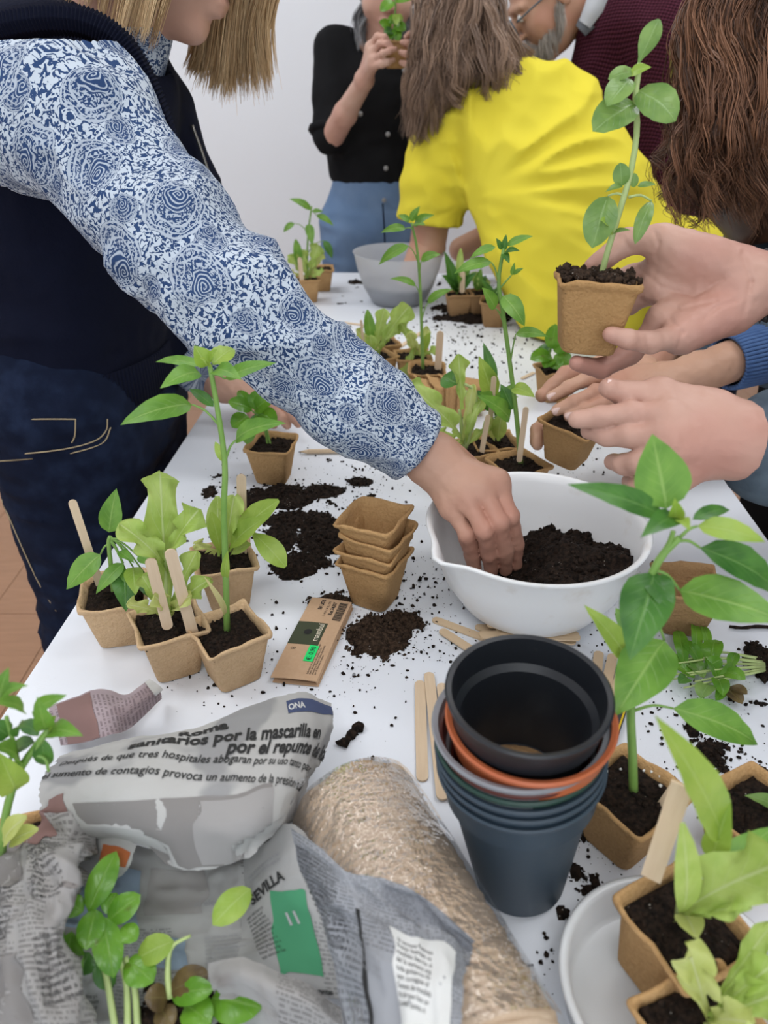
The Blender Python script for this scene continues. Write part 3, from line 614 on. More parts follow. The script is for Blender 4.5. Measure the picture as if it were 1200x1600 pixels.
def sheet(fn, x0, x1, y0, y1, nx, ny, name, mat, par, h=0.0, thick=.0006, round_=0):
    V = [fn(x0+(x1-x0)*i/nx, y0+(y1-y0)*j/ny, h+d) for d in (0, -thick) for i in range(nx+1) for j in range(ny+1)]; k = (nx+1)*(ny+1); ix = lambda i, j, l: l*k+i*(ny+1)+j; F = []
    for i in range(nx):
        for j in range(ny): F.append((ix(i,j,0), ix(i+1,j,0), ix(i+1,j+1,0), ix(i,j+1,0))); F.append((ix(i,j,1), ix(i,j+1,1), ix(i+1,j+1,1), ix(i+1,j,1)))
    for i in range(nx): F += [(ix(i,0,0), ix(i,0,1), ix(i+1,0,1), ix(i+1,0,0)), (ix(i,ny,0), ix(i+1,ny,0), ix(i+1,ny,1), ix(i,ny,1))]
    for j in range(ny): F += [(ix(0,j,0), ix(0,j+1,0), ix(0,j+1,1), ix(0,j,1)), (ix(nx,j,0), ix(nx,j,1), ix(nx,j+1,1), ix(nx,j+1,0))]
    return mk(name, V, F, mat, par, False)
fp = sheet(cs, 0, CL, 0, CW, 14, 4, 'front_panel', 'kraft_card', card, .004); sheet(lambda x, y, h: V3(*cs(x, y-.0015, 0)[:2], TZ+.0006+h), 0, CL, 0, CW, 4, 2, 'back_panel', 'kraft_card', card, .0006)
sheet(lambda x, y, h: cs(x, y, h) if y > .0001 else V3(*cs(x, -.0005, 0)[:2], TZ+.0006+max(0, h)), .0, CL, 0, .0011, 10, 1, 'side_fold', 'kraft_card', card, .0035)
gb = sheet(cs, CL*.375, CL*.655, CW*.30, CW*1.0, 6, 3, 'green_band', 'print_green', card, .0043, .0002); ps = sheet(cs, CL*.19, CL*.37, CW*.26, CW*.47, 3, 2, 'price_sticker', 'sticker_green', card, .0046, .0002)
def ctext(body, x, y, size, mat, h, bold=0.0, sx=1.0, par=None):
    V, F = text_mesh(body, size, bold, sx=sx); mk('print', [cs(x+a, y+b, h) for a, b in V], F, mat, par or fp, False)
hp = [cs(CL*.525+.0042*math.cos(a), CW*.66+.0042*math.sin(a), .0046) for a in np.linspace(0, 2*math.pi, 24, endpoint=False)]; mk('hang_hole', hp, [tuple(range(24))], 'print_black', card, False)
ctext('mambuí', CL*.42, CW*.36, .0088, 'print_cream', .0046, .0001, par=gb); ctext('50 UDS', CL*.83, CW*.62, .0058, 'print_black', .0044, .00016); ctext('11,4 X 1 X 0,2 CM', CL*.74, CW*.47, .0036, 'print_black', .0044)
ctext('Ref.74307', CL*.77, CW*.32, .0058, 'print_black', .0044, .00008); ctext('€: 0,90', CL*.20, CW*.31, .0068, 'pot_green', .0049, .00005, par=ps)
x = CL*.71; ib = 0
while x < CL*.965:
    wd = (.0004, .0008, .0005, .0011)[ib % 4]; mk('barcode_bar', [cs(x, CW*.06, .0044), cs(x+wd, CW*.06, .0044), cs(x+wd, CW*.26, .0044), cs(x, CW*.26, .0044)], [(0,1,2,3)], 'print_black', fp, False); x += wd+(.0006, .0004, .0009)[ib % 3]; ib += 1
for r in range(4): ctext(('Fabricado en madera natural. Mantener', 'fuera del alcance de los niños. Uso', 'decorativo. Made in China. Importado', 'por mambuí. Reciclar el envase'.replace('mambuí', 'M'))[r][:40], CL*.06, CW*(.24-.055*r), .0027, 'print_black', .0044)
for q in (.10, .15): ctext('o', CL*.31, CW*(.66+q), .006, 'print_black', .0044)
# ---------------------------------------------------------------- sticks and pencils on the table
def flat(x0, y0, x1, y1, w, label, z=TZ+.0012, mat='stick_wood', dz=0.0, **k):
    a = Pz(x0, y0, z); b = Pz(x1, y1, z+dz); return stick(b, a, w, label, mat=mat, face=V3(0,0,1), **k)
flat(660, 1221, 656, 1064, .0098, 'left of the clean wooden sticks beside the round pots'); flat(692, 1250, 670, 1051, .0098, 'middle clean wooden stick beside the round pots', TZ+.0032)
flat(716, 1255, 690, 1068, .0098, 'clean wooden stick half hidden behind the round pots', TZ+.0052)
flat(676, 967, 765, 1000, .0095, 'soil-speckled stick poking left out of the pile below the bowl', TZ+.0012, 'stick_dirty'); flat(688, 984, 775, 1040, .0095, 'lower soil-speckled stick poking left from the pile', TZ+.0032, 'stick_dirty')
PG = 'dirty sticks in the pile below the bowl'
for i, (a, b, c, d) in enumerate(((742,980,868,990),(748,990,890,1000),(760,974,900,1004),(775,982,905,992),(750,994,880,980),(780,994,907,996),(760,974,890,988))):
    flat(a, b, c, d, .0098, 'soil-dusted wooden stick in the pile between bowl and round pots', TZ+.0012+.0028*i, 'stick_dirty', group=PG)
flat(925, 1120, 936, 1018, .0095, 'dirty stick behind the black pot, leftmost of three', TZ+.0012, 'stick_dirty'); flat(930, 1150, 958, 1022, .0095, 'dirty stick behind the black pot, middle of three', TZ+.0034, 'stick_dirty'); flat(938, 1160, 975, 1036, .0095, 'dirty stick behind the black pot, rightmost of three', TZ+.0056, 'stick_dirty')
flat(530, 503, 575, 509, .0085, 'wooden stick lying on table behind the sleeve'); flat(835, 582, 815, 592, .008, 'short visible wooden stick end left of the curly haired person hands')
flat(617, 547, 665, 515, .009, 'wooden stick lying behind the tall middle pepper')
def pencil(a, b, r, body, label, tipm='stick_wood', stripes=None):
    a = np.asarray(a); b = np.asarray(b); ax = nrm(b-a); o = thing('pencil', tuple(V3(*((a+b)/2)[:2], TZ)), label, 'pencil')
    V, F = tube_geo([a+ax*.014, b], r, 6); mk('barrel', V, F, body, o, False); V, F = tube_geo([a+ax*.003, a+ax*.014], [.0010, r], 8); mk('sharpened_cone', V, F, tipm, o); V, F = tube_geo([a, a+ax*.0035], [.0002, .0011], 6); mk('lead', V, F, 'graphite', o)
    if stripes:
        lat = nrm(np.cross(ax, V3(0,0,1)))
        for sgn in (-1, 1): MB().tube([a+ax*.016+lat*sgn*r*.55+V3(0,0,r*.62), b+lat*sgn*r*.55+V3(0,0,r*.62)], r*.30, 5).obj('stripe', stripes, o, False)
pencil(Pz(466, 706, TZ+.0042), Pz(600, 703, TZ+.0042), .0036, 'stick_wood', 'natural wood pencil lying near the patterned sleeve')
pencil(Pz(990, 1055, TZ+.0045), Pz(948, 1180, TZ+.0045), .0042, 'pencil_black', 'black and yellow striped pencil beside the round pots', stripes='pencil_yellow')
# ---------------------------------------------------------------- frosted bowl at the far end
fb = Pz(622, 472, TZ); fbo = thing('frosted_bowl', (fb[0], fb[1], TZ), 'translucent frosted plastic bowl with dark soil at far table end', 'bowl')
V, F = lathe([(.001,0),(.055,0),(.066,.006),(.085,.04),(.100,.085),(.107,.118),(.110,.121),(.1055,.120),(.0985,.085),(.0835,.041),(.064,.009),(.001,.003)], 56); put('bowl_body', mesh_data('bowl_body', V, F), 'frosted_plastic', fbo)
V, F = lathe([(.001,.052),(.03,.055),(.06,.05),(.082,.052),(.0845,.047),(.064,.012),(.001,.008)], 48); V[:,2] += fbm(V, 40, 3)*.006*(V[:,2] > .045); o = put('potting_soil', mesh_data('potting_soil', V, F), 'soil', None, (fb[0], fb[1], TZ)); tag(o, 'dark soil lying in the translucent frosted bowl', 'soil', kind='stuff')
# ---------------------------------------------------------------- round white dish at the lower right
dc = Pz(1062, 1538, TZ+.03); dish = thing('round_dish', (dc[0], dc[1], TZ), 'shallow round white plastic dish with two lettuce pots', 'dish')
V, F = lathe([(.001,0),(.060,0),(.064,.003),(.0655,.026),(.070,.029),(.0705,.031),(.068,.032),(.064,.0295),(.0625,.005),(.058,.0035),(.001,.003)], 64); put('dish_body', mesh_data('dish_body', V, F), 'dish_plastic', dish)
# ---------------------------------------------------------------- spilled soil
mound([(440,775,62,20,.009),(500,768,40,12,.007),(562,752,22,8,.006),(330,768,16,8,.003),(345,795,10,6,.003)], 'spilled_soil', 'spilled soil beside the basil pot, farther patch', nclod=500)
mound([(470,812,60,14,.008),(438,842,26,30,.010),(500,838,36,34,.011),(470,880,48,22,.010),(455,900,20,8,.005),(405,790,22,10,.005)], 'spilled_soil', 'largest spilled soil patch left of the empty pot stack', nclod=900)
mound([(592,992,52,30,.013),(628,968,34,12,.008),(640,975,22,9,.008),(515,940,36,13,.006),(560,1015,20,10,.006)], 'spilled_soil', 'brown soil heap spilled around the foot of the pot stack', nclod=600, mat='soil_brown')
mound([(735,497,42,9,.014),(775,498,22,7,.01),(700,482,26,5,.006),(800,492,18,5,.006),(560,441,18,3,.005),(690,497,22,4,.004)], 'spilled_soil', 'dark soil heap below the far dark pots', nclod=350, step=.0035, crumb=.005)
mound([(1082,1142,10,9,.006),(1110,1172,24,12,.006),(1118,1200,24,14,.008),(1128,1165,10,8,.004),(1190,1040,20,26,.016),(1187,1098,9,5,.005)], 'spilled_soil', 'soil bits spilled right of the big front pepper', nclod=350)
mound([(915,1295,30,14,.006),(900,1362,9,12,.006),(878,1426,9,11,.006),(930,1440,8,8,.003)], 'spilled_soil', 'soil bits between round pots and white dish', nclod=80)
C = []; rad = []
def crumbs(px, py, sx, sy, n, r=.0012):
    for _ in range(n):
        x = random.gauss(px, sx); y = random.gauss(py, sy)
        if not (20 < x < 1195 and 425 < y < 1590): continue
        p = Pz(x, y, TZ); s = (p-TO)@TN
        if s < .01 or s > TW-.01 or np.hypot(p[0]-BX, p[1]-BY) < .066 or np.hypot(p[0]-nb[0], p[1]-nb[1]) < .04 or np.hypot(p[0]-dc[0], p[1]-dc[1]) < .068: continue
        q = r*(.25+random.random()**3*1.6); C.append(p+V3(0,0,q*.3)); rad.append(q)
for a in ((470,800,80,60,520),(590,1000,80,45,420),(640,920,45,50,260),(560,745,60,25,160),(720,515,60,22,330,.0019),(780,540,60,40,200,.0015),(1110,1180,50,50,240),(900,1340,40,60,170),(400,1040,60,40,90),(620,1120,90,80,60),(960,980,50,50,160),(880,725,60,25,120),(1100,1100,60,30,120),(300,1060,40,20,60),(880,1500,30,60,70),(600,560,60,40,100,.0014),(1000,1300,40,40,60),(560,860,25,60,90),(380,770,40,25,80),(750,450,60,20,60,.0018)): crumbs(*a)
V, F = clods(C, rad); tag(mk('soil_crumbs', V, F, 'soil', kind='stuff'), 'fine soil crumbs scattered all over the white tabletop', 'soil')
for i, (x, y, r, lb) in enumerate(((548,1152,.0045,'shrivelled black leaf lying above the wrapped pot roll'),(656,907,.0035,'small soil lump right of the pot stack'),(553,1056,.0022,'tiny grey stone below the spilled soil heap'))):
    p = Pz(x, y, TZ); n_ = 7 if i == 0 else 1; C2 = [p+V3((j-3)*.0022, (j-3)*.0030 if n_ > 1 else 0, r*.5) for j in range(n_)] if n_ > 1 else [p+V3(0,0,r*.5)]
    V, F = clods(C2, [r]*len(C2)); tag(mk(('shrivelled_leaf','soil_lump','stone')[i], V, F, 'soil' if i < 2 else 'pot_grey'), lb, ('leaf','soil','stone')[i])
# dry curled leaf near the front pots
leaf_o = leaf(None, Pz(252, 1061, TZ+.001), Pz(292, 1050, TZ+.004), .006, 'leaf_yellow', 'dry_leaf', kind='narrow', arch=.1, face=V3(0,0,1)); tag(leaf_o, 'dry curled brown leaf in front of the lettuce pot', 'leaf')
# ---------------------------------------------------------------- potted seedlings, front left group
def pstick(pl, tx, ty, bx, by, wpx, label, dt=0.0, db=0.0, mat='stick_wood', **k):
    return stick(pl.p(tx, ty, dt), pl.p(bx, by, db), wpx*pl.px((ty+by)/2), label, mat=mat, **k)
D = 'leaf_deep'; Y_ = 'leaf_young'; B_ = 'leaf_basil'; T_ = 'lettuce'; TP = 'lettuce_pale'; H_ = 'leaf_held'
P = Plant('potted_pepper', (357,985), 34, 'tall pepper seedling in front peat pot with drooping pointed leaves', 'potted plant', mat='peat_lit')
P.stem([(355,1000),(353,900),(350,800),(352,730),(345,670),(335,610),(328,572)], .0031, .0019)
P.lf(300,632,188,664,44, pet=(345,668), dt=-.03, arch=.16).lf(312,582,250,607,34, dt=-.03, arch=.18).lf(318,572,243,566,20,'leaf_pepper',dt=.03, arch=.1).lf(324,572,303,540,34,Y_,dt=.0,arch=.05,fold=.4).lf(332,570,366,545,36,Y_,dt=.03,arch=.12)
P.lf(352,592,432,567,26, dt=.0, pet=(330,585), arch=.14).lf(334,580,378,594,32, dt=-.03, arch=.15).lf(368,688,447,661,36, pet=(352,720), dt=-.02, arch=.17).lf(334,636,296,608,20,D,dt=.02).lf(350,722,336,690,16,Y_,dt=.015).lf(328,566,340,545,16,Y_,dt=-.01).lf(326,575,312,560,14,Y_,dt=-.02)
P.lf(351,962,318,900,10,'leaf_yellow',dt=-.01,kind='narrow',arch=.25).lf(352,905,356,860,14,Y_,dt=-.006,kind='narrow'); P.done()
pstick(P, 265, 858, 305, 1003, 18, 'tall clean stick in the front pepper pot, tilted left', dt=-.012, db=.0)
P = Plant('potted_lettuce', (263,972), 26, 'pale green lettuce seedling with big upright lobed leaf in peat pot', 'potted plant', mat='peat_lit', pot=1)
P.lf(262,958,250,736,92,T_,dt=.0,kind='frill',arch=.02,fold=.15,seed=1.2).lf(258,890,186,818,62,T_,dt=-.02,kind='frill',arch=.18).lf(266,870,312,795,64,T_,dt=-.01,kind='frill',arch=.12).lf(250,960,198,945,34,TP,dt=-.02,kind='lettuce').lf(272,955,328,905,44,T_,dt=-.01,kind='frill').lf(270,962,300,930,34,TP,dt=-.02,kind='lettuce').lf(255,958,222,900,40,T_,dt=.01,kind='frill').lf(268,955,308,860,46,T_,dt=.02,kind='frill').lf(258,965,240,930,32,TP,dt=-.025,kind='lettuce')
P.stem([(262,985),(262,950),(260,900),(256,850)], .004, .002); P.done('stem_pale')
pstick(P, 234, 872, 263, 983, 17, 'shorter stick in the lobed lettuce pot', dt=-.022, db=-.018)
P = Plant('potted_pepper', (178,925), 12, 'low bushy pepper seedling with drooping leaves in leftmost peat pot', 'potted plant', mat='peat_lit', pot=2)
P.stem([(178,930),(174,890),(170,850),(172,838)], .0026, .0018)
P.lf(170,832,182,763,38, dt=.01, arch=.06).lf(157,866,104,921,40, pet=(170,850), dt=-.02, arch=.1).lf(196,890,197,956,40,D,pet=(172,845),dt=-.035,arch=.12).lf(193,880,150,928,24,'leaf_pepper',pet=(172,842),dt=-.025,arch=.14).lf(208,886,212,930,30,Y_,pet=(172,838),dt=-.03,arch=.1).lf(226,896,236,936,34,D,pet=(172,840),dt=-.02).lf(215,868,250,880,26,'leaf_pepper',pet=(172,842),dt=-.005).lf(178,885,192,925,28,'leaf_pepper',dt=-.02).lf(240,862,262,845,24,D,pet=(172,842),dt=.025).lf(186,862,210,880,16,'leaf_pepper',dt=-.02); P.done()
pstick(P, 112, 781, 160, 925, 13, 'stick leaning left in the leftmost pepper pot', dt=.015, db=.012)
P = Plant('potted_lettuce', (350,872), 18, 'young romaine seedling with upright rounded leaves behind the tall pepper', 'potted plant', mat='peat_lit', pot=1)
P.lf(342,872,340,775,36,T_,kind='spoon',dt=.01,arch=.06).lf(352,868,366,775,46,T_,kind='lettuce',dt=.0,arch=.06).lf(362,852,436,782,38,Y_,kind='spoon',dt=-.01,arch=.14).lf(358,862,410,812,34,Y_,kind='spoon',dt=-.02).lf(388,828,446,886,36,Y_,pet=(360,862,0),kind='spoon',dt=-.03,arch=.16).lf(336,866,304,850,34,TP,kind='frill',dt=-.02).lf(360,868,392,850,20,T_,kind='spoon',dt=-.01).lf(345,866,330,800,24,Y_,kind='spoon',dt=-.015); P.done('stem_pale')
pstick(P, 377, 741, 379, 868, 15, 'upright stick in the romaine pot marked at the top', dt=.012, db=.012)
P = Plant('potted_basil', (424,694), -10, 'basil seedling in peat pot near the resting hand', 'potted plant', pot=2)
P.stem([(419,700),(414,672),(402,650),(392,640)], .0018, .0012).stem([(424,700),(418,675),(415,660)], .0016, .0012)
P.lf(398,642,430,618,32,B_,dt=-.01,kind='oval',arch=.12).lf(394,640,356,628,26,B_,dt=-.01,kind='oval').lf(388,650,362,668,28,B_,dt=-.02,kind='oval').lf(390,655,386,694,26,B_,dt=-.02,kind='oval').lf(402,645,432,662,32,B_,dt=-.025,kind='oval').lf(396,640,404,610,24,B_,dt=.01,kind='oval').lf(398,648,414,672,24,D,dt=-.03,kind='oval').lf(392,640,372,610,20,B_,dt=.01,kind='oval'); P.done()
# ---------------------------------------------------------------- middle and far groups
P = Plant('potted_pepper', (480,436), 8, 'small far pepper seedling in peat pot at table end beside the sleeve', 'potted plant')
P.stem([(481,445),(480,400),(482,360),(487,322)], .0028, .002).lf(486,328,452,311,13,dt=0,arch=.2).lf(488,330,505,331,8).lf(494,336,521,353,11,pet=(487,330),arch=.2).lf(460,349,443,363,11,pet=(480,362),arch=.2).lf(482,350,488,384,15,dt=-.03).lf(506,376,519,404,13,D,pet=(481,395),arch=.2)
P.lf(482,432,498,383,30,T_,kind='frill').lf(474,432,450,398,22,T_,kind='frill').lf(470,430,462,374,14,'leaf_pepper',kind='spoon').lf(478,436,446,424,16,TP,kind='frill',dt=-.03).lf(484,436,506,424,16,T_,kind='lettuce',dt=-.03).lf(478,432,470,390,24,T_,kind='lettuce').lf(486,430,505,395,22,TP,kind='frill'); P.done()
pstick(P, 468, 402, 472, 442, 7, 'short stick in the far pot at the table end', dt=-.03, db=-.03)
P = Plant('peat_pot_with_soil', (502,420), 5, 'plain peat pot hidden behind the far small pepper', 'pot', pot=1); P.done()
P = Plant('potted_lettuce', (587,556), 30, 'lettuce seedling leaning right in peat pot by the sleeve', 'potted plant', pot=2)
P.lf(582,556,574,484,18,'leaf_pepper',kind='spoon').lf(585,556,601,482,26,T_,kind='lettuce').lf(588,554,640,478,48,T_,kind='frill',dt=-.02,arch=.12).lf(580,556,556,514,30,TP,kind='frill',dt=-.02).lf(590,552,625,500,32,T_,kind='frill',dt=.01).lf(582,560,578,525,20,T_,kind='lettuce',dt=-.03).lf(584,560,592,545,14,TP,kind='spoon',dt=-.04); P.done('stem_pale')
pstick(P, 564, 500, 570, 555, 4, 'thin stick edge in the lettuce pot by the sleeve', dt=-.02, db=-.02)
pstick(P, 558, 528, 566, 562, 8, 'short stick half behind the patterned sleeve', dt=-.035, db=-.035)
P = Plant('peat_pot_with_soil', (597,536), 15, 'peat pot of bare soil behind the leaning lettuce pot', 'pot', pot=0); P.done()
P = Plant('potted_lettuce', (645,556), 5, 'drooping frilly lettuce seedling behind the tall middle pepper', 'potted plant', pot=1)
P.lf(652,556,622,498,34,T_,kind='frill',dt=.0,arch=.1).lf(648,535,632,596,30,T_,kind='frill',dt=-.04,pet=(655,555),arch=.15).lf(655,556,668,510,24,TP,kind='frill').lf(660,556,690,545,26,T_,kind='frill',dt=-.02).lf(648,556,640,520,26,TP,kind='frill',dt=-.02).lf(660,556,672,520,14,'leaf_young',kind='spoon',dt=-.02); P.done('stem_pale')
P = Plant('potted_pepper', (667,578), -4, 'tall slim pepper seedling in middle of table before the frosted bowl', 'potted plant', pot=2)
P.stem([(661,582),(659,520),(656,440),(651,385),(643,348)], .0030, .0018)
P.lf(634,357,595,364,15,pet=(645,358),arch=.2).lf(638,384,592,414,20,pet=(654,412),arch=.2).lf(648,353,679,336,17,arch=.2,dt=-.02).lf(642,346,656,322,13).lf(640,346,622,336,12).lf(658,408,689,398,16,pet=(656,425),arch=.3).lf(650,447,609,436,12,pet=(658,470),arch=.25).lf(668,474,708,452,15,pet=(659,500),arch=.25).lf(645,352,665,352,14,dt=-.03); P.done()
pstick(P, 688, 517, 684, 580, 11, 'stick in the tall slim middle pepper pot', dt=-.0, db=-.0)
P = Plant('potted_lettuce', (735,702), 22, 'curly pale lettuce seedling in peat pot next to the mixing bowl', 'potted plant', pot=0)
P.lf(724,690,636,602,66,T_,kind='frill',dt=-.02,arch=.12).lf(722,640,716,553,40,T_,kind='frill',dt=.01,arch=.04).lf(720,700,684,674,30,T_,kind='frill',dt=-.03).lf(722,700,700,690,24,TP,kind='frill',dt=-.04).lf(728,690,752,625,30,T_,kind='frill',dt=.0,arch=.3).lf(722,700,740,600,20,TP,kind='lettuce',dt=.0).lf(726,698,780,655,34,T_,kind='frill',dt=.02).lf(715,600,690,590,40,D,dt=.02)
P.stem([(722,712),(722,680),(718,640)], .004, .002).stem([(724,705),(732,660),(728,610)], .003, .002).stem([(726,705),(742,650),(742,612),(726,600)], .003, .002); P.done('stem_pale')
pstick(P, 763, 648, 751, 716, 8, 'grey-brown stick in the curly lettuce pot', dt=-.01, db=-.012)
P = Plant('potted_pepper', (772,690), 10, 'short pepper seedling with broad leaves behind the curly lettuce', 'potted plant', pot=1)
P.stem([(780,695),(776,660),(770,620)], .0024, .0016).lf(770,622,748,556,34,'leaf_young',arch=.08).lf(772,600,755,535,20,D,dt=.02).lf(775,640,748,614,32,'leaf_pepper',dt=-.03).lf(778,650,795,640,34,'leaf_pepper',dt=-.03).lf(772,640,745,610,30,D,dt=.01).lf(776,650,800,600,34,'leaf_pepper',dt=.01).lf(778,690,785,645,24,T_,kind='spoon',dt=-.03).lf(772,690,760,650,20,TP,kind='spoon',dt=-.02).lf(775,632,810,620,22,'leaf_pepper',dt=-.02); P.done()
P = Plant('potted_pepper', (811,725), 28, 'tall pepper seedling in peat pot touching the rim of the mixing bowl', 'potted plant', pot=2)
P.stem([(814,732),(808,660),(797,570),(786,490),(779,440),(787,388)], .0034, .0020).stem([(776,458),(785,446),(799,430)], .0012, .0009)
P.lf(792,384,833,369,14,arch=.15).lf(774,386,734,404,15,arch=.2).lf(768,410,709,428,21,pet=(779,440),arch=.2).lf(787,392,791,366,11,D).lf(789,394,812,392,13,D,dt=-.02).lf(786,396,796,412,13,D,dt=-.02).lf(784,390,775,372,10,D).lf(800,430,804,410,8).lf(801,429,818,419,8).lf(774,482,753,449,24,'leaf_pepper',pet=(785,500),arch=.08,dt=-.01).lf(786,462,820,510,32,pet=(782,470),arch=.16,dt=-.02).lf(806,522,856,526,20,pet=(797,570),arch=.2,dt=-.01).lf(800,606,836,621,24,'leaf_young',pet=(804,625),arch=.2,dt=-.02).lf(797,655,745,618,34,'leaf_pepper',arch=.12,dt=-.02).lf(800,640,782,600,26,D,dt=.01); P.done()
pstick(P, 822, 636, 811, 722, 9, 'pale stick in the tall pepper pot by the bowl', dt=-.012, db=-.012)
pstick(P, 772, 588, 766, 660, 9, 'stick rising behind the tall pepper stem near the bowl', dt=.06, db=.06)
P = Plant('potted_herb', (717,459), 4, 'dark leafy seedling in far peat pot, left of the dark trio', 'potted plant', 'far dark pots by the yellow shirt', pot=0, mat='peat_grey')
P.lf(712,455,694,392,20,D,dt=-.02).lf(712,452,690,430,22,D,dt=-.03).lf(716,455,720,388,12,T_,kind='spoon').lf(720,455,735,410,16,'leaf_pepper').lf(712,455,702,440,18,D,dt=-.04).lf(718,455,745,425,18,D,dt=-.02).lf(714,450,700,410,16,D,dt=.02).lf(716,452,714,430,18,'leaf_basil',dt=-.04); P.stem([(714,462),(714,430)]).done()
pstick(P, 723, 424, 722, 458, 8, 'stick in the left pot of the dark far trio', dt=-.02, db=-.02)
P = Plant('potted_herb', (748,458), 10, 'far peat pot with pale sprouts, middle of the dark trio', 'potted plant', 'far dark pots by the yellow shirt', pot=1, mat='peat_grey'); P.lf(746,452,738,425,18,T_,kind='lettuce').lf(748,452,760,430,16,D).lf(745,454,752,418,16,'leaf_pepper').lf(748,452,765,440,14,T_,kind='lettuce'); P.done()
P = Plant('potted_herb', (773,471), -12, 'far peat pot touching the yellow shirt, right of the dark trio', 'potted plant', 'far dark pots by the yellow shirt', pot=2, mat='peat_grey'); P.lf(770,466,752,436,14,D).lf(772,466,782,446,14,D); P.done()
P = Plant('potted_basil', (868,577), 12, 'glossy basil seedling behind the raised pot held by the right hand', 'potted plant', pot=0)
P.stem([(866,585),(860,560),(858,545)]).lf(862,556,828,562,26,B_,kind='oval',dt=-.02).lf(862,545,868,506,26,B_,kind='oval').lf(866,556,892,570,28,B_,kind='oval',dt=-.02).lf(862,560,850,575,22,B_,kind='oval',dt=-.03).lf(866,550,888,530,28,B_,kind='oval').lf(858,555,845,540,22,D,kind='oval',dt=.02).lf(864,562,872,578,26,B_,kind='oval',dt=-.03); P.done()
# ---------------------------------------------------------------- front right group
P = Plant('potted_pepper', (986,1236), 38, 'big blurred pepper plant in front right peat pot with broad leaves', 'potted plant', pot=1)
P.stem([(990,1245),(988,1180),(985,1108),(990,1030),(1008,930),(1030,875),(1062,840)], .0034, .0022, 18).stem([(1030,875),(1045,850),(1052,830)], .0018, .0014)
P.lf(1042,795,1019,678,92,dt=.02,arch=.03,fold=.2).lf(1036,806,886,757,46,'leaf_deep',dt=.0,arch=.10).lf(1058,808,1001,840,40,'leaf_deep',dt=-.03,arch=.12).lf(1052,815,1054,778,30,Y_,dt=-.01).lf(1082,812,1140,797,26,'leaf_deep',dt=.02).lf(1090,822,1196,847,40,Y_,pet=(1062,840),dt=-.01,arch=.14).lf(1094,856,1215,930,64,'leaf_deep',pet=(1058,845),dt=.01,arch=.14).lf(1062,922,1230,972,76,pet=(1020,890),dt=-.03,arch=.08).lf(1024,894,984,1032,80,'leaf_deep',pet=(1062,840),dt=-.05,arch=.08,fold=.15).lf(1020,900,1048,960,44,'leaf_deep',dt=-.03)
P.lf(984,1034,912,945,42,Y_,pet=(990,1040),dt=.0,arch=.08).lf(984,990,962,950,24,'leaf_pepper',dt=.02).lf(1038,1000,962,1118,86,'leaf_pepper',pet=(1005,945),dt=-.04,arch=.06,fold=.15).lf(1052,1107,1184,1164,62,'leaf_pepper',pet=(986,1112),dt=.0,arch=.14).lf(1058,815,1078,830,24,Y_,dt=-.03); P.done()
for i, (x, y) in enumerate(((994,1186),(1006,1204),(1018,1206),(1030,1213),(1032,1228),(948,1205),(970,1202))):
    q = Pz(x, y, TZ+.0565); V, F = clods([q], [.0009+.0004*(i % 3)]); mk('perlite_bead', V, F, 'perlite', P.o)
pstick(P, 1054, 1228, 1008, 1296, 13, 'narrow stick lying across the big pepper pot rim', dt=-.01, db=-.012)
P = Plant('sprouting_pot', (1190,1268), 30, 'peat pot with tiny sprout at the right picture edge', 'potted plant', pot=2)
P.stem([(1222,1275),(1212,1262)], .0014, .001).lf(1214,1262,1163,1243,26,'leaf_held',dt=-.005).lf(1214,1262,1260,1250,26,'leaf_held'); P.done()
b1 = Pz(1060, 1432, TZ+.070); b1 = V3(b1[0], b1[1], TZ+.012)
P = Plant('potted_lettuce', (0,0), 0, 'lettuce pot tilted in the round dish with a broad stick', 'potted plant', base=b1, tilt=(math.radians(4), math.radians(4), math.radians(28)), pot=0)
P.lf(1128,1310,1022,1117,76,'leaf_young',dt=-.01,pet=(1068,1425),arch=.06).lf(1058,1428,1066,1285,40,T_,kind='spoon',dt=-.02).lf(1062,1432,1230,1345,110,T_,kind='lettuce',dt=-.03,arch=.10).lf(1112,1340,1142,1248,44,'leaf_young',dt=.0,pet=(1066,1420)).lf(1066,1430,1088,1466,40,TP,kind='spoon',dt=-.03).lf(1066,1436,1175,1420,50,T_,kind='frill',dt=-.035,arch=.06).lf(1100,1380,1215,1290,50,'leaf_pepper',dt=.02).stem([(1064,1432),(1075,1375),(1098,1345),(1122,1360)], .004, .003); P.done('stem_pale')
pstick(P, 1066, 1226, 1017, 1372, 32, 'broad wooden stick standing in the lettuce pot in the dish', dt=.0, db=-.0, square=True)
b2 = Pz(1105, 1592, TZ+.062); b2 = V3(b2[0], b2[1], TZ+.004)
P = Plant('potted_lettuce', (0,0), 0, 'lower lettuce pot cut by the bottom picture edge in dish', 'potted plant', base=b2, tilt=(math.radians(6), math.radians(-2), math.radians(20)), pot=1, size=.98)
P.lf(1105,1588,1075,1482,95,TP,kind='frill',dt=.01,arch=.04).lf(1110,1590,1218,1500,70,T_,kind='frill',dt=.0).lf(1110,1600,1225,1550,80,T_,kind='frill',dt=-.01).lf(1120,1560,1210,1440,60,T_,kind='frill',dt=.02).lf(1108,1600,1180,1600,60,TP,kind='lettuce',dt=-.02); P.done()
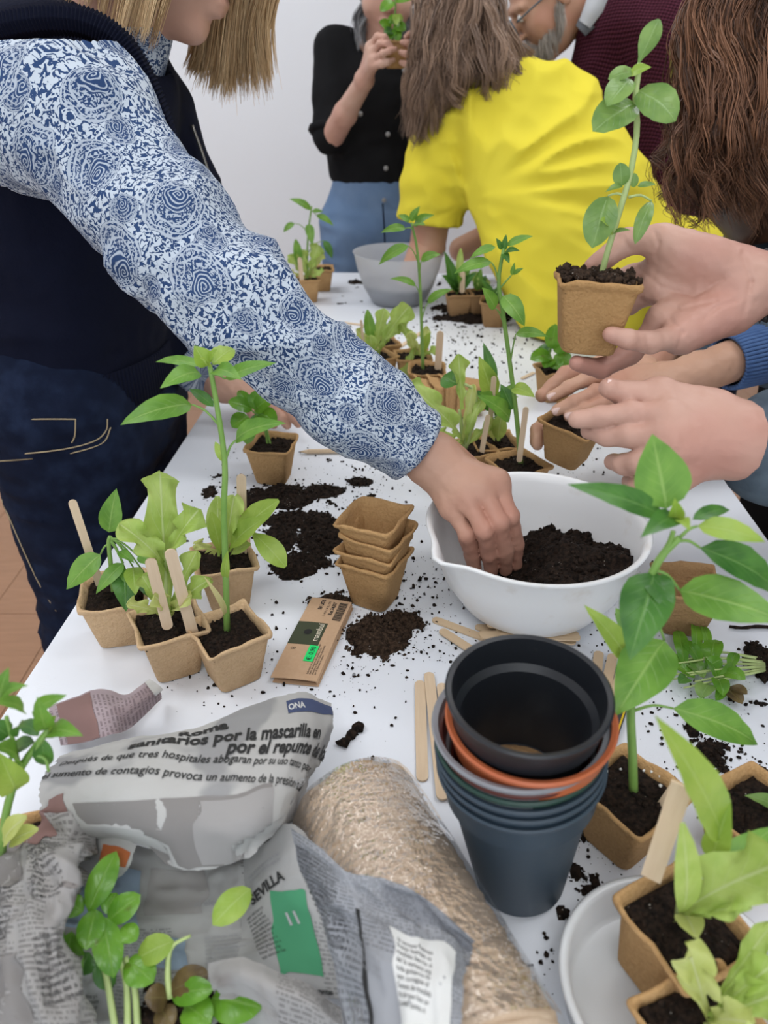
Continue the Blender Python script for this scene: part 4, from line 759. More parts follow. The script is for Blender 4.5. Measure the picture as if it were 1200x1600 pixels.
# ---------------------------------------------------------------- uprooted herb bunch
hb = Pz(1110, 1050, TZ); bun = thing('herb_bunch', tuple(hb), 'uprooted bunch of small green herbs with roots lying on table', 'herb bunch'); mb = MB()
zt = TZ+.004
for i in range(9):
    y0 = 1012+i*8+random.uniform(-3,3); a = Pz(1195, 1030+i*2.2, zt+.006); b = Pz(1050+random.uniform(-15,45), y0, zt+.004+random.random()*.008); mb.tube(spline([a, (a+b)/2+V3(0,random.uniform(-.004,.004),.003), b], 8), np.linspace(.0014,.0009,8), 5)
mb.obj('stem', 'stem_pale', bun)
for (x, y, tx, ty, w, mt) in ((1070,1045,1058,985,30,B_),(1085,1030,1082,972,26,B_),(1105,1020,1095,975,22,B_),(1095,1040,1065,1000,32,B_),(1110,1040,1118,1000,44,B_),(1120,1062,1105,1028,40,B_),(1100,1060,1070,1035,36,'leaf_held'),(1085,1060,1050,1040,34,B_),(1110,1070,1095,1092,40,'leaf_held'),(1120,1060,1130,1088,34,B_),(1130,1050,1165,1062,32,B_),(1125,1060,1150,1040,26,'leaf_pepper'),(1130,1075,1160,1100,34,'leaf_rot'),(1140,1075,1168,1085,26,'leaf_rot'),(1095,1055,1080,1030,30,'leaf_pepper'),(1070,1050,1045,1020,26,B_),(1130,1065,1118,1095,26,B_),(1140,1045,1150,1020,24,B_),(1075,1060,1060,1068,26,D),(1100,1045,1128,1030,30,B_)):
    a = Pz(x, y, zt+.008); b = Pz(tx, ty, zt+.004+random.random()*.012); leaf(bun, a, b, w*.00045, mt, kind='oval', arch=.15, face=V3(random.uniform(-.4,.4), random.uniform(-.6,.1), 1))
V, F = clods([Pz(1192+random.gauss(0,6), 1038+random.gauss(0,10), TZ+.006) for _ in range(60)], [.004]*60); mk('root_ball', V, F, 'soil', bun)
tw = spline([Pz(1140, 979, TZ+.003), Pz(1160, 981, TZ+.003), Pz(1185, 979, TZ+.003), Pz(1230, 982, TZ+.003)], 14); V, F = tube_geo(tw, np.linspace(.0014, .0017, 14)*(1+.3*RNG.random(14)), 6); tag(mk('dark_twig', V, F, 'soil'), 'thin dark twig lying behind the herb bunch', 'twig')
V, F = clods([tw[0]+V3(*(RNG.normal(0, .0015, 3))) for _ in range(10)], [.0014]*10); V[:,2] = np.maximum(V[:,2], TZ)
# ---------------------------------------------------------------- newspapers
def cr(a, b, c, d, f): return .5*((2*b)+(-a+c)*f+(2*a-5*b+4*c-d)*f*f+(-a+3*b-3*c+d)*f**3)
class Paper:
    """a crumpled sheet through a net of measured points"""
    def __init__(s, name, grid, size, mat, label, amp=.0025, seed=0.0, res=46, torn=.012, sharp=26):
        G = np.array([[Pz(*q) for q in r] for r in grid]); s.G = np.pad(G, ((1,1),(1,1),(0,0)), 'edge'); s.nr, s.nc = G.shape[:2]
        s.G[0] = 2*s.G[1]-s.G[2]; s.G[-1] = 2*s.G[-2]-s.G[-3]; s.G[:,0] = 2*s.G[:,1]-s.G[:,2]; s.G[:,-1] = 2*s.G[:,-2]-s.G[:,-3]
        s.size = size; s.amp = amp; s.seed = seed; s.sharp = sharp; s.o = thing(name, tuple(V3(*G.reshape(-1,3).mean(0)[:2], TZ)), label, 'newspaper')
        n = res; g = np.linspace(0, 1, n); A, Bq = np.meshgrid(g, g, indexing='ij'); a = A.ravel().copy(); b = Bq.ravel().copy()
        q = np.stack((a*6+seed, b*6, a*0), -1); e = fbm(q, 2.3, 3)*torn; e2 = fbm(q+9, 2.3, 3)*torn
        a = np.where(A.ravel() == 0, np.abs(e), np.where(A.ravel() == 1, 1-np.abs(e), a)); b = np.where(Bq.ravel() == 0, np.abs(e2), np.where(Bq.ravel() == 1, 1-np.abs(e2), b))
        V = s.S(a, b); i = np.arange(n*n).reshape(n,n); F = np.stack((i[:-1,:-1], i[:-1,1:], i[1:,1:], i[1:,:-1]), -1).reshape(-1,4)
        V[:,2] = np.maximum(V[:,2], TZ+.0006); s.sheet = mk('sheet', V, F, mat, s.o, attr={'puv': np.stack((a*size[0], -b*size[1], a*0), -1)})
    def base(s, a, b):                  # a across, b down
        x = np.clip(a, 0, 1)*(s.nc-1); y = np.clip(b, 0, 1)*(s.nr-1); i = np.minimum(x.astype(int), s.nc-2); j = np.minimum(y.astype(int), s.nr-2); fx = (x-i)[:,None]; fy = (y-j)[:,None]
        R = [cr(*[s.G[j+k, i+l] for l in range(4)], fx) for k in range(4)]; return cr(*R, fy)
    def S(s, a, b, h=0.0):
        a = np.asarray(a, float); b = np.asarray(b, float); P = s.base(a, b); e = 1e-3
        N = np.cross(s.base(a+e, b)-s.base(a-e, b), s.base(a, b+e)-s.base(a, b-e)); N /= np.linalg.norm(N, axis=1, keepdims=True)+1e-12; N *= np.sign(N[:,2:3])+(N[:,2:3] == 0)
        q = np.stack((a*s.size[0]+s.seed, b*s.size[1], a*0+s.seed), -1); r = (1-2*np.abs(noise3(q, s.sharp)))+.5*(1-2*np.abs(noise3(q, s.sharp*2.3, 5)))
        return P+N*(s.amp*r+h)[:,None] if np.ndim(h) else P+N*(s.amp*r+h)[:,None]
    def text(s, body, a, b, size, mat='print_black', bold=0.0, rot=0.0, sx=1.0, mirror=False):
        V, F = text_mesh(body, size, bold, sx=sx)
        if mirror: V = V*np.array((-1,1))
        c, sn = math.cos(rot), math.sin(rot); x = V[:,0]*c-V[:,1]*sn; y = V[:,0]*sn+V[:,1]*c
        mk('print', s.S(a+x/s.size[0], b-y/s.size[1], .0007), F, mat, s.sheet, False)
    def column(s, a, b, cols, rows, size, mat='print_black', rot=0.0, seed=0, sx=.8):
        w = ('el resto de la ciudad sigue con atención las medidas que la junta anunció ayer tras una semana de reuniones con los vecinos del barrio y los hospitales de toda la provincia para frenar los contagios antes del fin de semana según fuentes del gobierno local que pide calma y prudencia').split(); r = random.Random(seed); L = []
        for _ in range(rows):
            t = ''
            while len(t) < cols: t += r.choice(w)+' '
            L.append(t[:cols])
        s.text('\n'.join(L), a, b, size, mat, rot=rot, sx=sx)
    def patch(s, a0, a1, b0, b1, mat, name='printed_photo', h=.0005, n=16, wob=0.0):
        A, Bq = np.meshgrid(np.linspace(a0, a1, n), np.linspace(b0, b1, n), indexing='ij'); w = wob*noise3(np.stack((A*9, Bq*9, A*0+s.seed), -1).reshape(-1,3), 1.0)
        V = s.S(A.ravel()+w, Bq.ravel()+w, h); i = np.arange(n*n).reshape(n,n); F = np.stack((i[:-1,:-1], i[:-1,1:], i[1:,1:], i[1:,:-1]), -1).reshape(-1,4); mk(name, V, F, mat, s.sheet)
# bottom layer under the basil
N1 = Paper('newspaper_sheet', [[(60,1330,.765),(160,1310,.78),(260,1330,.785),(350,1330,.79),(430,1300,.80)],[(50,1430,.76),(160,1430,.765),(260,1430,.77),(350,1420,.785),(450,1400,.80)],[(60,1520,.757),(160,1520,.758),(260,1520,.76),(360,1510,.775),(470,1500,.80)],[(80,1640,.755),(160,1640,.755),(260,1640,.756),(370,1640,.765),(480,1640,.785)]], (.20,.17), 'news_text', 'wet creased newspaper page spread under the basil seedlings', .0034, 3.0, 60, sharp=30)
N1.column(.06, .46, 22, 9, .0042, 'print_grey', .05, 1); N1.column(.36, .45, 20, 10, .0042, 'print_grey', .02, 2); N1.column(.66, .50, 24, 12, .0040, 'print_grey', -.04, 3); N1.column(.05, .80, 26, 4, .0042, 'print_black', .1, 4); N1.patch(.40, .60, .50, .66, 'photo_blue', wob=.04); N1.patch(.05, .40, .12, .40, 'photo_blue', wob=.02); N1.patch(.44, .68, .10, .36, 'photo_grey2', wob=.03); N1.text('el electo', .62, .30, .0085, 'print_grey'); N1.text('ensen', .70, .40, .0085, 'print_grey')
# left crumpled part
N2 = Paper('newspaper_sheet', [[(-60,1290,.77),(20,1300,.785),(70,1275,.80),(110,1270,.82),(160,1300,.80)],[(-70,1380,.79),(20,1370,.815),(70,1350,.83),(110,1350,.835),(130,1370,.80)],[(-80,1480,.79),(10,1470,.82),(60,1460,.835),(90,1460,.83),(110,1470,.79)],[(-90,1640,.78),(10,1620,.81),(70,1620,.82),(110,1630,.81),(140,1640,.775)]], (.13,.16), 'news_left', 'crumpled newspaper ball at the lower left corner', .0062, 7.0, 64, sharp=38)
N2.patch(.30, .58, .02, .20, 'photo_brown', wob=.05); N2.patch(.02, .36, .12, .40, 'photo_grey', wob=.05); N2.patch(.55, .80, .30, .62, 'photo_grey2', wob=.05); N2.patch(.05, .40, .72, .98, 'photo_grey', wob=.06); N2.column(.42, .25, 20, 12, .0042, 'print_black', .2, 5); N2.column(.08, .46, 22, 9, .0042, 'print_black', .1, 6); N2.column(.5, .70, 24, 9, .0042, 'print_black', .15, 7); N2.text('09', .10, .55, .02, 'print_grey', .0004, rot=1.5)
# SEVILLA page, right of the basil
N3 = Paper('newspaper_sheet', [[(385,1310,.80),(420,1295,.815),(460,1290,.83),(490,1330,.82)],[(380,1390,.79),(420,1370,.815),(470,1370,.83),(505,1390,.825)],[(375,1470,.785),(430,1460,.80),(490,1460,.815),(530,1470,.82)],[(370,1540,.78),(440,1550,.795),(510,1560,.80),(560,1560,.81)]], (.085,.12), 'news_text', 'newspaper page with bold heading and green picture right of basil', .0014, 11.0)
N3.column(.08, .55, 16, 11, .0034, 'print_black', .35, 8); N3.column(.10, .30, 30, 2, .0036, 'print_grey', .35, 9); N3.text('ver luz', .12, .16, .0085, 'print_black', rot=.35); N3.text('SEVILLA', .14, .47, .0112, 'print_black', .0004, rot=.42, sx=.85); N3.patch(.34, .70, .42, .90, 'photo_green', wob=.02); N3.text('11', .46, .62, .012, 'print_faint', .0004, rot=.2); N3.text('levantan', .55, .98, .005, 'print_black', .0002)
# dark page over the roll
N4 = Paper('newspaper_sheet', [[(450,1292,.835),(500,1320,.862),(545,1362,.865),(600,1372,.868),(660,1400,.868),(742,1470,.855)],[(480,1370,.835),(520,1390,.855),(565,1410,.860),(620,1430,.862),(680,1450,.860),(735,1500,.850)],[(510,1470,.825),(540,1480,.835),(580,1500,.858),(630,1520,.866),(685,1530,.870),(725,1550,.868)],[(550,1640,.80),(570,1640,.81),(600,1640,.855),(640,1640,.865),(680,1640,.870),(720,1640,.870)]], (.135,.115), 'news_dark', 'grey printed newspaper flap lying over the wrapped pot roll', .0026, 15.0, 56, sharp=30)
N4.patch(.56, .90, .45, .92, 'paper_white', 'white_column', wob=.02)
N4.column(.585, .52, 17, 9, .0044, 'print_black', -.10, 12)
N4.column(.03, .12, 26, 16, .0040, 'print_black', -.15, 10); N4.column(.42, .40, 14, 10, .0040, 'print_grey', -.3, 11); N4.patch(.36, .385, .40, 1.0, 'print_black', 'fold_line'); N4.text('que permite la entrada de las', .40, .16, .0048, 'print_grey', rot=-.5)
# curled flap at the bottom
N5 = Paper('newspaper_sheet', [[(325,1505,.80),(370,1498,.815),(420,1515,.82),(480,1540,.82),(535,1575,.81)],[(328,1535,.795),(372,1525,.82),(422,1545,.825),(482,1570,.825),(540,1610,.81)],[(345,1560,.785),(385,1560,.80),(430,1590,.80),(485,1625,.80),(545,1650,.79)]], (.095,.035), 'news_left', 'pale curled newspaper edge at the bottom beside the basil soil', .0014, 21.0)
# the big headline page on top
N6 = Paper('newspaper_sheet', [[(92,1178,.795),(190,1153,.815),(300,1140,.82),(400,1100,.815),(470,1083,.80),(516,1100,.775)],[(72,1205,.81),(180,1178,.845),(300,1163,.85),(405,1145,.845),(478,1135,.835),(521,1135,.79)],[(60,1245,.81),(170,1232,.855),(290,1222,.86),(395,1206,.86),(465,1195,.845),(500,1195,.80)],[(72,1290,.80),(170,1285,.845),(282,1290,.85),(385,1283,.855),(444,1268,.84),(470,1262,.80)],[(100,1345,.775),(195,1312,.815),(300,1362,.82),(372,1345,.825),(425,1312,.825),(452,1290,.80)]], (.215,.125), 'news_main', 'big newspaper page with bold mask headline rolled at its end', .0019, 2.0, 70, .018, 20)
N6.patch(.72, .99, .06, .155, 'print_navy', 'blue_band'); N6.text('ONA', .725, .135, .0075, 'paper_white', .0002, rot=.05)
N6.text('Roma', .36, .15, .013, 'print_black', .0005, rot=-.03); N6.text('sanitarios por la mascarilla en', .23, .225, .0150, 'print_black', .0005, rot=-.10, sx=.80); N6.text('por el repunte de los', .50, .355, .0150, 'print_black', .0005, rot=-.14, sx=.86)
N6.text('Después de que tres hospitales abogaran por su uso tanto para pa', .04, .25, .0086, 'print_black', .00010, rot=-.20, sx=.84); N6.text('el aumento de contagios provoca un aumento de la presión asistencial', .00, .345, .0086, 'print_black', .00010, rot=-.20, sx=.84)
N6.text('sin atacar', .97, .58, .010, 'print_faint', .0004, rot=.14, mirror=True); N6.text('noticias', .97, .68, .010, 'print_faint', .0004, rot=.14, mirror=True)
N6.patch(.12, .70, .60, .985, 'photo_grey', wob=.025); N6.patch(.45, .70, .62, .975, 'photo_grey2', h=.0008, wob=.02); N6.patch(.02, .10, .52, .66, 'photo_brown', wob=.03); N6.patch(.0, .09, .72, .80, 'photo_orange', wob=.02)
for r in range(7): N6.text(('tarán su ideario en el', 'aumento de las ayudas', 'Comité de expertos que', 'reclama la oposición y', 'durante su mandato el', 'presidente de la junta', 'en los próximos días')[r], .965-.012*r, .76+.034*r, .0048, 'print_faint', rot=.1, mirror=True)
# torn strip with orange print below it
N7 = Paper('newspaper_sheet', [[(120,1310,.79),(170,1300,.815),(215,1320,.82)],[(115,1345,.785),(165,1340,.81),(205,1350,.815)],[(110,1380,.775),(150,1385,.79),(190,1370,.80)]], (.045,.04), 'news_main', 'small torn newspaper strip with orange print under the headline page', .001, 5.0, 26); N7.patch(.45, .95, .25, .60, 'photo_orange', wob=.03)
# small pink page with a white corner
N8 = Paper('newspaper_sheet', [[(75,1105,.765),(120,1088,.785),(150,1075,.795),(190,1085,.79),(215,1075,.79),(232,1062,.785)],[(85,1135,.77),(125,1118,.80),(160,1110,.808),(195,1110,.80),(225,1095,.79),(250,1075,.775)],[(95,1165,.765),(135,1160,.79),(170,1150,.80),(200,1140,.785),(230,1115,.77),(256,1092,.757)]], (.115,.055), 'news_pink', 'small crumpled pinkish newspaper piece with a white corner', .0012, 13.0)
N8.patch(.06, .33, .05, .98, 'photo_brown', wob=.01); N8.patch(.90, 1.0, .0, 1.0, 'paper_white', 'blank_margin')
# ---------------------------------------------------------------- basil in the newspaper and the plant at the left edge
def ground_plant(name, base, label): 
    o = thing(name, tuple(base), label, 'plant'); return o
q = Pz(200, 1600, .775); bas = ground_plant('basil_seedling', q, 'fresh green basil seedling lying on the creased newspaper'); mb = MB(); Yb = q[1]
def bp(x, y, d=0.0): return Pz(x, y, .768+(1600-y)/270*.062-d*.5)
for pts in (((148,1478),(165,1520),(182,1620)),((188,1500),(198,1540),(200,1620)),((196,1495),(210,1540),(216,1620)),((132,1430),(140,1450),(150,1480))): mb.tube(spline([bp(*p) for p in pts], 9), np.linspace(.0016,.0022,9), 6)
mb.obj('stem', 'stem_pale', bas); pm = np.linalg.norm(bp(201,1500)-bp(200,1500))
for x, y, tx, ty, w, mt, dt in ((138,1425,182,1330,44,B_,.01),(130,1425,100,1408,36,B_,.0),(168,1440,220,1398,42,B_,.0),(150,1420,134,1485,42,B_,-.02),(160,1432,178,1528,46,B_,-.02),(112,1455,92,1568,56,B_,-.015),(190,1448,214,1470,32,B_,-.01),(100,1450,68,1500,34,B_,.01),(140,1488,122,1522,40,'leaf_deep',.0),(198,1500,240,1535,50,B_,-.01),(165,1428,182,1395,34,B_,.01),(150,1500,175,1545,34,'leaf_deep',.01)):
    leaf(bas, bp(x,y), bp(tx,ty,dt), w*pm, mt, kind='oval', arch=.12, curl=.25)
bas2 = ground_plant('basil_seedling', Pz(270, 1570, .77), 'wilted basil seedling with brown rotting leaves on the newspaper soil'); mb = MB()
mb.tube(spline([bp(298,1462), bp(268,1480), bp(262,1520), bp(266,1560)], 9), np.linspace(.001,.0022,9), 6); mb.obj('stem', 'stem_pale', bas2)
for x, y, tx, ty, w, mt, dt in ((272,1470,214,1498,44,'leaf_young',.0),(266,1550,328,1520,46,'leaf_rot',-.01),(268,1556,335,1545,40,B_,-.02),(330,1560,410,1575,64,B_,-.02),(262,1560,225,1560,40,'leaf_rot',-.02),(290,1570,330,1600,50,B_,-.03),(250,1575,270,1605,36,'leaf_rot',-.02)):
    leaf(bas2, bp(x,y), bp(tx,ty,dt), w*pm, mt, kind='oval', arch=.14, curl=.2)
ll = leaf(None, bp(392,1388,-.012), bp(332,1446,-.03), 46*pm, 'leaf_young', 'loose_leaf', kind='oval', arch=.16, curl=.3); tag(ll, 'single loose green leaf with dark edge on the newspaper page', 'leaf')
mound([(300,1590,80,40,.010),(250,1600,40,30,.010),(360,1600,40,30,.012)], 'spilled_soil', 'dark soil under the basil at the bottom of the newspaper', z0=.7615, nclod=260)
P = Plant('potted_pepper', (2,1345), 20, 'bushy pepper plant at the left edge beside the newspaper', 'potted plant', pot=1)
P.stem([(2,1340),(10,1270),(30,1205),(62,1158),(78,1138)], .0030, .0018).stem([(30,1205),(22,1165),(10,1120)], .0018, .0012).stem([(48,1178),(70,1185),(76,1205)], .0012, .0009)
P.lf(0,1100,14,1042,36).lf(2,1090,44,1071,26,dt=-.01).lf(38,1112,-14,1098,30,dt=-.02,arch=.14).lf(52,1112,105,1086,28,pet=(60,1135)).lf(72,1140,58,1088,32,dt=-.01).lf(78,1146,130,1150,36,dt=-.02,arch=.14).lf(28,1152,50,1138,22,D,dt=-.03).lf(14,1150,-20,1128,36,D).lf(66,1152,74,1195,32,D,dt=.01).lf(28,1190,-12,1168,46,'leaf_pepper',dt=-.02).lf(24,1235,-2,1175,50,Y_,dt=-.01).lf(60,1150,35,1128,28,D,dt=.02).lf(74,1138,88,1118,22,Y_).lf(55,1160,20,1190,34,D,dt=.02)
P.lf(8,1325,42,1276,36,TP,kind='spoon',dt=-.01).lf(14,1325,60,1296,30,TP,kind='spoon',dt=-.01).lf(4,1325,-20,1300,30,TP,kind='spoon'); P.done()
# ---------------------------------------------------------------- people
def head_sdf(P, C, R, s=1.0, jaw=1.0):
    q = ((P-np.asarray(C, np.float32))@np.asarray(R, np.float32))/s
    d = ell(q, (-.012,0,.032), (.097,.076,.095)); d = smin(d, ell(q, (.028,0,-.040), (.066,.058*jaw,.078)), .03); d = smin(d, ell(q, (.070,0,-.098), (.024,.024*jaw,.020)), .02)
    qa = q.copy(); qa[:,1] = np.abs(qa[:,1])
    d = smin(d, ell(qa, (.058,.040,-.028), (.030,.024,.030)), .02); d = smin(d, cap(q, (.094,0,.012), (.117,0,-.026), .008, .0125), .010); d = smin(d, ell(qa, (.106,.012,-.030), (.012,.009,.008)), .006)
    d = smin(d, cap(qa, (.090,.012,.030), (.078,.046,.026), .010, .009), .012); d = smax(d, -ell(qa, (.103,.033,.008), (.014,.016,.010)), .012); d = smin(d, ell(qa, (.082,.032,.008), (.0125,.014,.0115)), .003)
    d = smin(d, ell(q, (.094,0,-.058), (.011,.024,.006)), .006); d = smin(d, ell(q, (.092,0,-.070), (.011,.021,.007)), .006); d = smin(d, ell(qa, (-.008,.078,-.004), (.019,.007,.031)), .006)
    return d*s
FR = (.0092,.0086,.0080,.0068)
def hand_sdf(P, wrist, arm, arm_r, fingers, thumb, s=1.0, palm_r=.0130, extra=()):
    pal = None
    for f in fingers:
        m_ = np.asarray(f[0]); w = np.asarray(wrist); c = cap(P, w+(m_-w)*.18, m_, .0150*s, palm_r*s*.92); pal = c if pal is None else smin(pal, c, .012*s)
    for a, b, r0, r1 in extra: pal = smin(pal, cap(P, a, b, r0*s, r1*s), .014*s)
    fa = chain(P, arm, arm_r, .015); pal = smin(pal, fa, .022*s); D = pal
    for f in fingers: D = np.minimum(D, smin(pal, chain(P, f, [r*s for r in FR[:len(f)]], .004), .009*s))
    if thumb is not None: D = np.minimum(D, smin(pal, chain(P, thumb, [r*s for r in (.0160,.0120,.0102,.0080)][:len(thumb)], .006), .014*s))
    return D
def hand_geo(wrist, arm, arm_r, fingers, thumb, s=1.0, h=.0017, palm_r=.0130, extra=(), upto=None, lines=()):
    A = [wrist]+[p for f in fingers for p in f]+(list(thumb) if thumb is not None else [])+list(arm if upto is None else arm[:upto]); A = np.array(A); lo = A.min(0)-.022*s; hi = A.max(0)+.022*s
    if upto is None: lo = np.minimum(lo, A.min(0)-max(arm_r)-.004); hi = np.maximum(hi, A.max(0)+max(arm_r)+.004)
    def fn(P):
        d = hand_sdf(P, wrist, arm, arm_r, fingers, thumb, s, palm_r, extra)-.0006*fbm(P, 120, 2)-.0008*noise3(P, 55)
        for pl in lines:                # creases pressed into the skin
            for a, b in zip(pl[:-1], pl[1:]):
                n_ = nrm(CAMP-a).astype(np.float32); a32 = np.asarray(a, np.float32); ab = np.asarray(b-a, np.float32); ab = ab-n_*(ab@n_); q = P-a32; q = q-(q@n_)[:,None]*n_; t = np.clip(q@ab/(ab@ab+1e-9), 0, 1); e = np.linalg.norm(q-t[:,None]*ab, axis=1); d = d+.0011*np.exp(-(e/.0017)**2)
        for f in fingers:               # knuckle swelling and the crease over it
            if len(f) == 4: d = d-.0009*np.exp(-(np.linalg.norm(P-np.asarray(f[1], np.float32), axis=1)/.010)**2)-.0016*np.exp(-(np.linalg.norm(P-np.asarray(f[0], np.float32), axis=1)/.014)**2)
        return d
    return snets(fn, lo, hi, h)
def nails(fingers, dorsal, par, s=1.0, mat='nail'):
    for f in fingers:
        t = np.asarray(f[-1]); ax = nrm(t-np.asarray(f[-2])); dn = np.asarray(dorsal, float); dn = nrm(dn-ax*np.dot(dn, ax)); lt_ = np.cross(ax, dn); V = []; n = 7
        for i in range(n):
            for j in range(n):
                u = i/(n-1)*2-1; v = j/(n-1)*2-1; k = (1-.35*max(0, -u)**2); V.append(t+ax*(.0002*s+u*.0056*s)+lt_*v*.0048*s*k*math.sqrt(max(0, 1-.55*max(0, u)**3))+dn*(.0076*s-.0032*s*v*v-.0012*s*max(0, u)**2))
        i = np.arange(n*n).reshape(n,n); mk('fingernail', V, np.stack((i[:-1,:-1], i[1:,:-1], i[1:,1:], i[:-1,1:]), -1).reshape(-1,4), mat, par)
def solid(f, lo, hi, h): return snets(f, lo, hi, h)
def body_obj(geos, mat, label, base):
    V, F = joinVF(geos); o = mk('person', V, F, mat, base=base); return tag(o, label, 'person')
def uv_chain(V, pts, R):
    pts = [np.asarray(p, float) for p in pts]; best = np.full(len(V), 1e9); U = np.zeros((len(V), 3)); L = 0
    for a, b in zip(pts[:-1], pts[1:]):
        ab = b-a; l = np.linalg.norm(ab); ax = ab/l; t = np.clip((V-a)@ax/l, 0, 1); q = V-a-(t*l)[:,None]*ax; d = np.linalg.norm(q, axis=1)
        ref = nrm(V3(-.3,-1,.5)-ax*np.dot(V3(-.3,-1,.5), ax)); e2 = np.cross(ax, ref); th = np.arctan2(q@e2, q@ref); m_ = d < best; best[m_] = d[m_]; U[m_] = np.stack((th*R, L+t*l, th*0), -1)[m_]; L += l
    return U
def hairs(par, guides, n, mat, s0=.012, s1=.02, r=.0009, wave=.004, freq=2.0, curl=0.0, npt=13, name='hair', solidgeo=None, pw=1.0, seed=0, clump=20, cs0=.005, cs1=.002):
    """strands gathered in locks that follow guide lines; the scalp volume lies under them in the same mesh"""
    rs = np.random.default_rng(seed+5); Vs = []; Fs = []; A = []; k = 0; sd = 3; ang = np.arange(sd)*2*math.pi/sd; ss = np.linspace(0, 1, npt)
    G = [spline(g, npt) for g in guides]; wts = np.array([np.linalg.norm(np.diff(g, axis=0), axis=1).sum() for g in G]); wts /= wts.sum(); lk = 0
    for q in range(n):
        if q % clump == 0:
            gi = rs.choice(len(G), p=wts); g = G[gi]; g2 = G[gi+1] if gi+1 < len(G) and np.linalg.norm(G[gi+1][0]-g[0]) < .12 and rs.random() < .7 else g; m_ = rs.random(); o = rs.normal(0, 1, 3); o *= rs.random()**.4/(np.linalg.norm(o)+1e-9)
            B = g*(1-m_)+g2*m_+o*(s0+(s1-s0)*ss)[:,None]; ph = rs.random(3)*6.28; fq = freq*(.7+.6*rs.random()); cut0 = 1-.16*rs.random()**2; c0 = rs.random()**pw
            B = B+np.stack([np.sin(ss*fq*6.28+ph[i]) for i in range(3)], 1)*(wave*(ss**.7))[:,None]+np.stack((np.cos(ss*fq*16+ph[0]), np.sin(ss*fq*16+ph[0]), .4*np.sin(ss*fq*16+ph[1])), 1)*curl*ss[:,None]**.5
        o2 = rs.normal(0, 1, 3); P = B+o2*(cs0+(cs1-cs0)*ss)[:,None]+np.stack([np.sin(ss*(3+4*rs.random())+6*rs.random()) for i in range(3)], 1)*.0012
        if rs.random() < .05: P = P+o2*(ss**2*.008)[:,None]
        cut = cut0-.06*rs.random(); P = np.stack([np.interp(ss*cut, ss, P[:,i]) for i in range(3)], 1)
        T = np.gradient(P, axis=0); T /= np.linalg.norm(T, axis=1, keepdims=True)+1e-9; n1 = np.cross(T, V3(.3,.8,.5)); n1 /= np.linalg.norm(n1, axis=1, keepdims=True)+1e-9; n2 = np.cross(T, n1)
        rr = r*(1-.8*ss**3)*(.7+.6*rs.random()); V = P[:,None,:]+rr[:,None,None]*(np.cos(ang)[None,:,None]*n1[:,None,:]+np.sin(ang)[None,:,None]*n2[:,None,:]); Vs.append(V.reshape(-1,3))
        i = np.arange(npt*sd).reshape(npt, sd)+k; F = np.stack((i[:-1], np.roll(i[:-1], -1, 1), np.roll(i[1:], -1, 1), i[1:]), -1).reshape(-1,4); Fs.append(F); A += [min(1, max(0, c0*.8+rs.normal(0, .12)+.1))]*(npt*sd); k += npt*sd
    if solidgeo is not None: Vs.append(solidgeo[0]); Fs.append(solidgeo[1]+k); A += list(.12+.10*noise3(solidgeo[0], 60))
    return mk(name, np.concatenate(Vs), np.concatenate(Fs), mat, par, attr={'rnd': A})
def gar(name, f, lo, hi, h, mat, par, uv=None):
    V, F = snets(f, lo, hi, h); return mk(name, V, F, mat, par, attr={'puv': uv(V)} if uv else None)
def tubeo(name, pts, r, mat, par, n=20, sides=6): V, F = tube_geo(spline(pts, n), r, sides); return mk(name, V, F, mat, par)
def shoe(par, x, y, d, mat='black_steel'):
    d = nrm(V3(*d)); a = V3(x, y, .03); gar('shoe', lambda P: smax(smin(cap(P, a-d*.06, a+d*.12, .040, .034), cap(P, a-d*.05, a-d*.05+V3(0,0,.07), .042, .042), .03), -(P[:,2]-.001), .003), (x-.2,y-.2,0), (x+.2,y+.2,.15), .008, mat, par)
folds = lambda P, sx, sy, sz, o=0.0: 1-2*np.abs(noise3(P*np.array((sx,sy,sz), np.float32), 1.0, o))
# ================================================================ 1 reaching person in the patterned shirt and navy vest
C1 = V3(-.240, 1.065, 1.414); R1h = frame((.86,-.02,-.50), (.5,0,.86)); pel = V3(-.450, 1.09, .90); che = V3(-.395, 1.08, 1.19)
SL = [Pd(-15,158,.775), Pd(118,192,.735), Pd(265,370,.72), Pd(372,472,.72), Pd(550,630,.75), Pd(654,705,.772)]; SLR = [.070,.067,.052,.050,.0415,.034]
W1 = Pd(668,715,.778)
f1 = [[Pd(706,792,.768),Pd(730,835,.760),Pd(738,865,.785),Pd(742,890,.80)],[Pd(728,776,.757),Pd(756,828,.744),Pd(764,864,.775),Pd(768,892,.80)],[Pd(753,763,.757),Pd(780,816,.744),Pd(788,860,.775),Pd(790,890,.80)],[Pd(775,752,.762),Pd(797,806,.752),Pd(806,850,.785),Pd(806,882,.805)]]
th1 = [Pd(690,708,.80),Pd(748,745,.815),Pd(785,800,.815),Pd(795,850,.81)]
hR = hand_geo(W1, [W1, Pd(600,655,.765), Pd(540,600,.75)], [.0235,.026,.030], f1, th1, 1.03, extra=[(Pd(690,712,.79), Pd(745,750,.795), .017, .014)])
W1l = Pz(345, 602, .812); K = lambda x, y, z: Pz(x, y, z)
f1l = [[K(412,604,.80),K(436,626,.797),K(452,645,.786),K(466,661,.775)],[K(402,612,.802),K(424,636,.795),K(438,652,.782),K(448,664,.768)],[K(392,620,.80),K(410,642,.79),K(420,655,.778),K(428,664,.765)],[K(384,628,.797),K(396,645,.785),K(404,655,.775),K(410,662,.765)]]
hL = hand_geo(W1l, [W1l, V3(-.33,1.215,.86)], [.023,.028], f1l, [K(375,598,.81),K(405,590,.80),K(425,592,.79),K(440,598,.78)], 1.0)
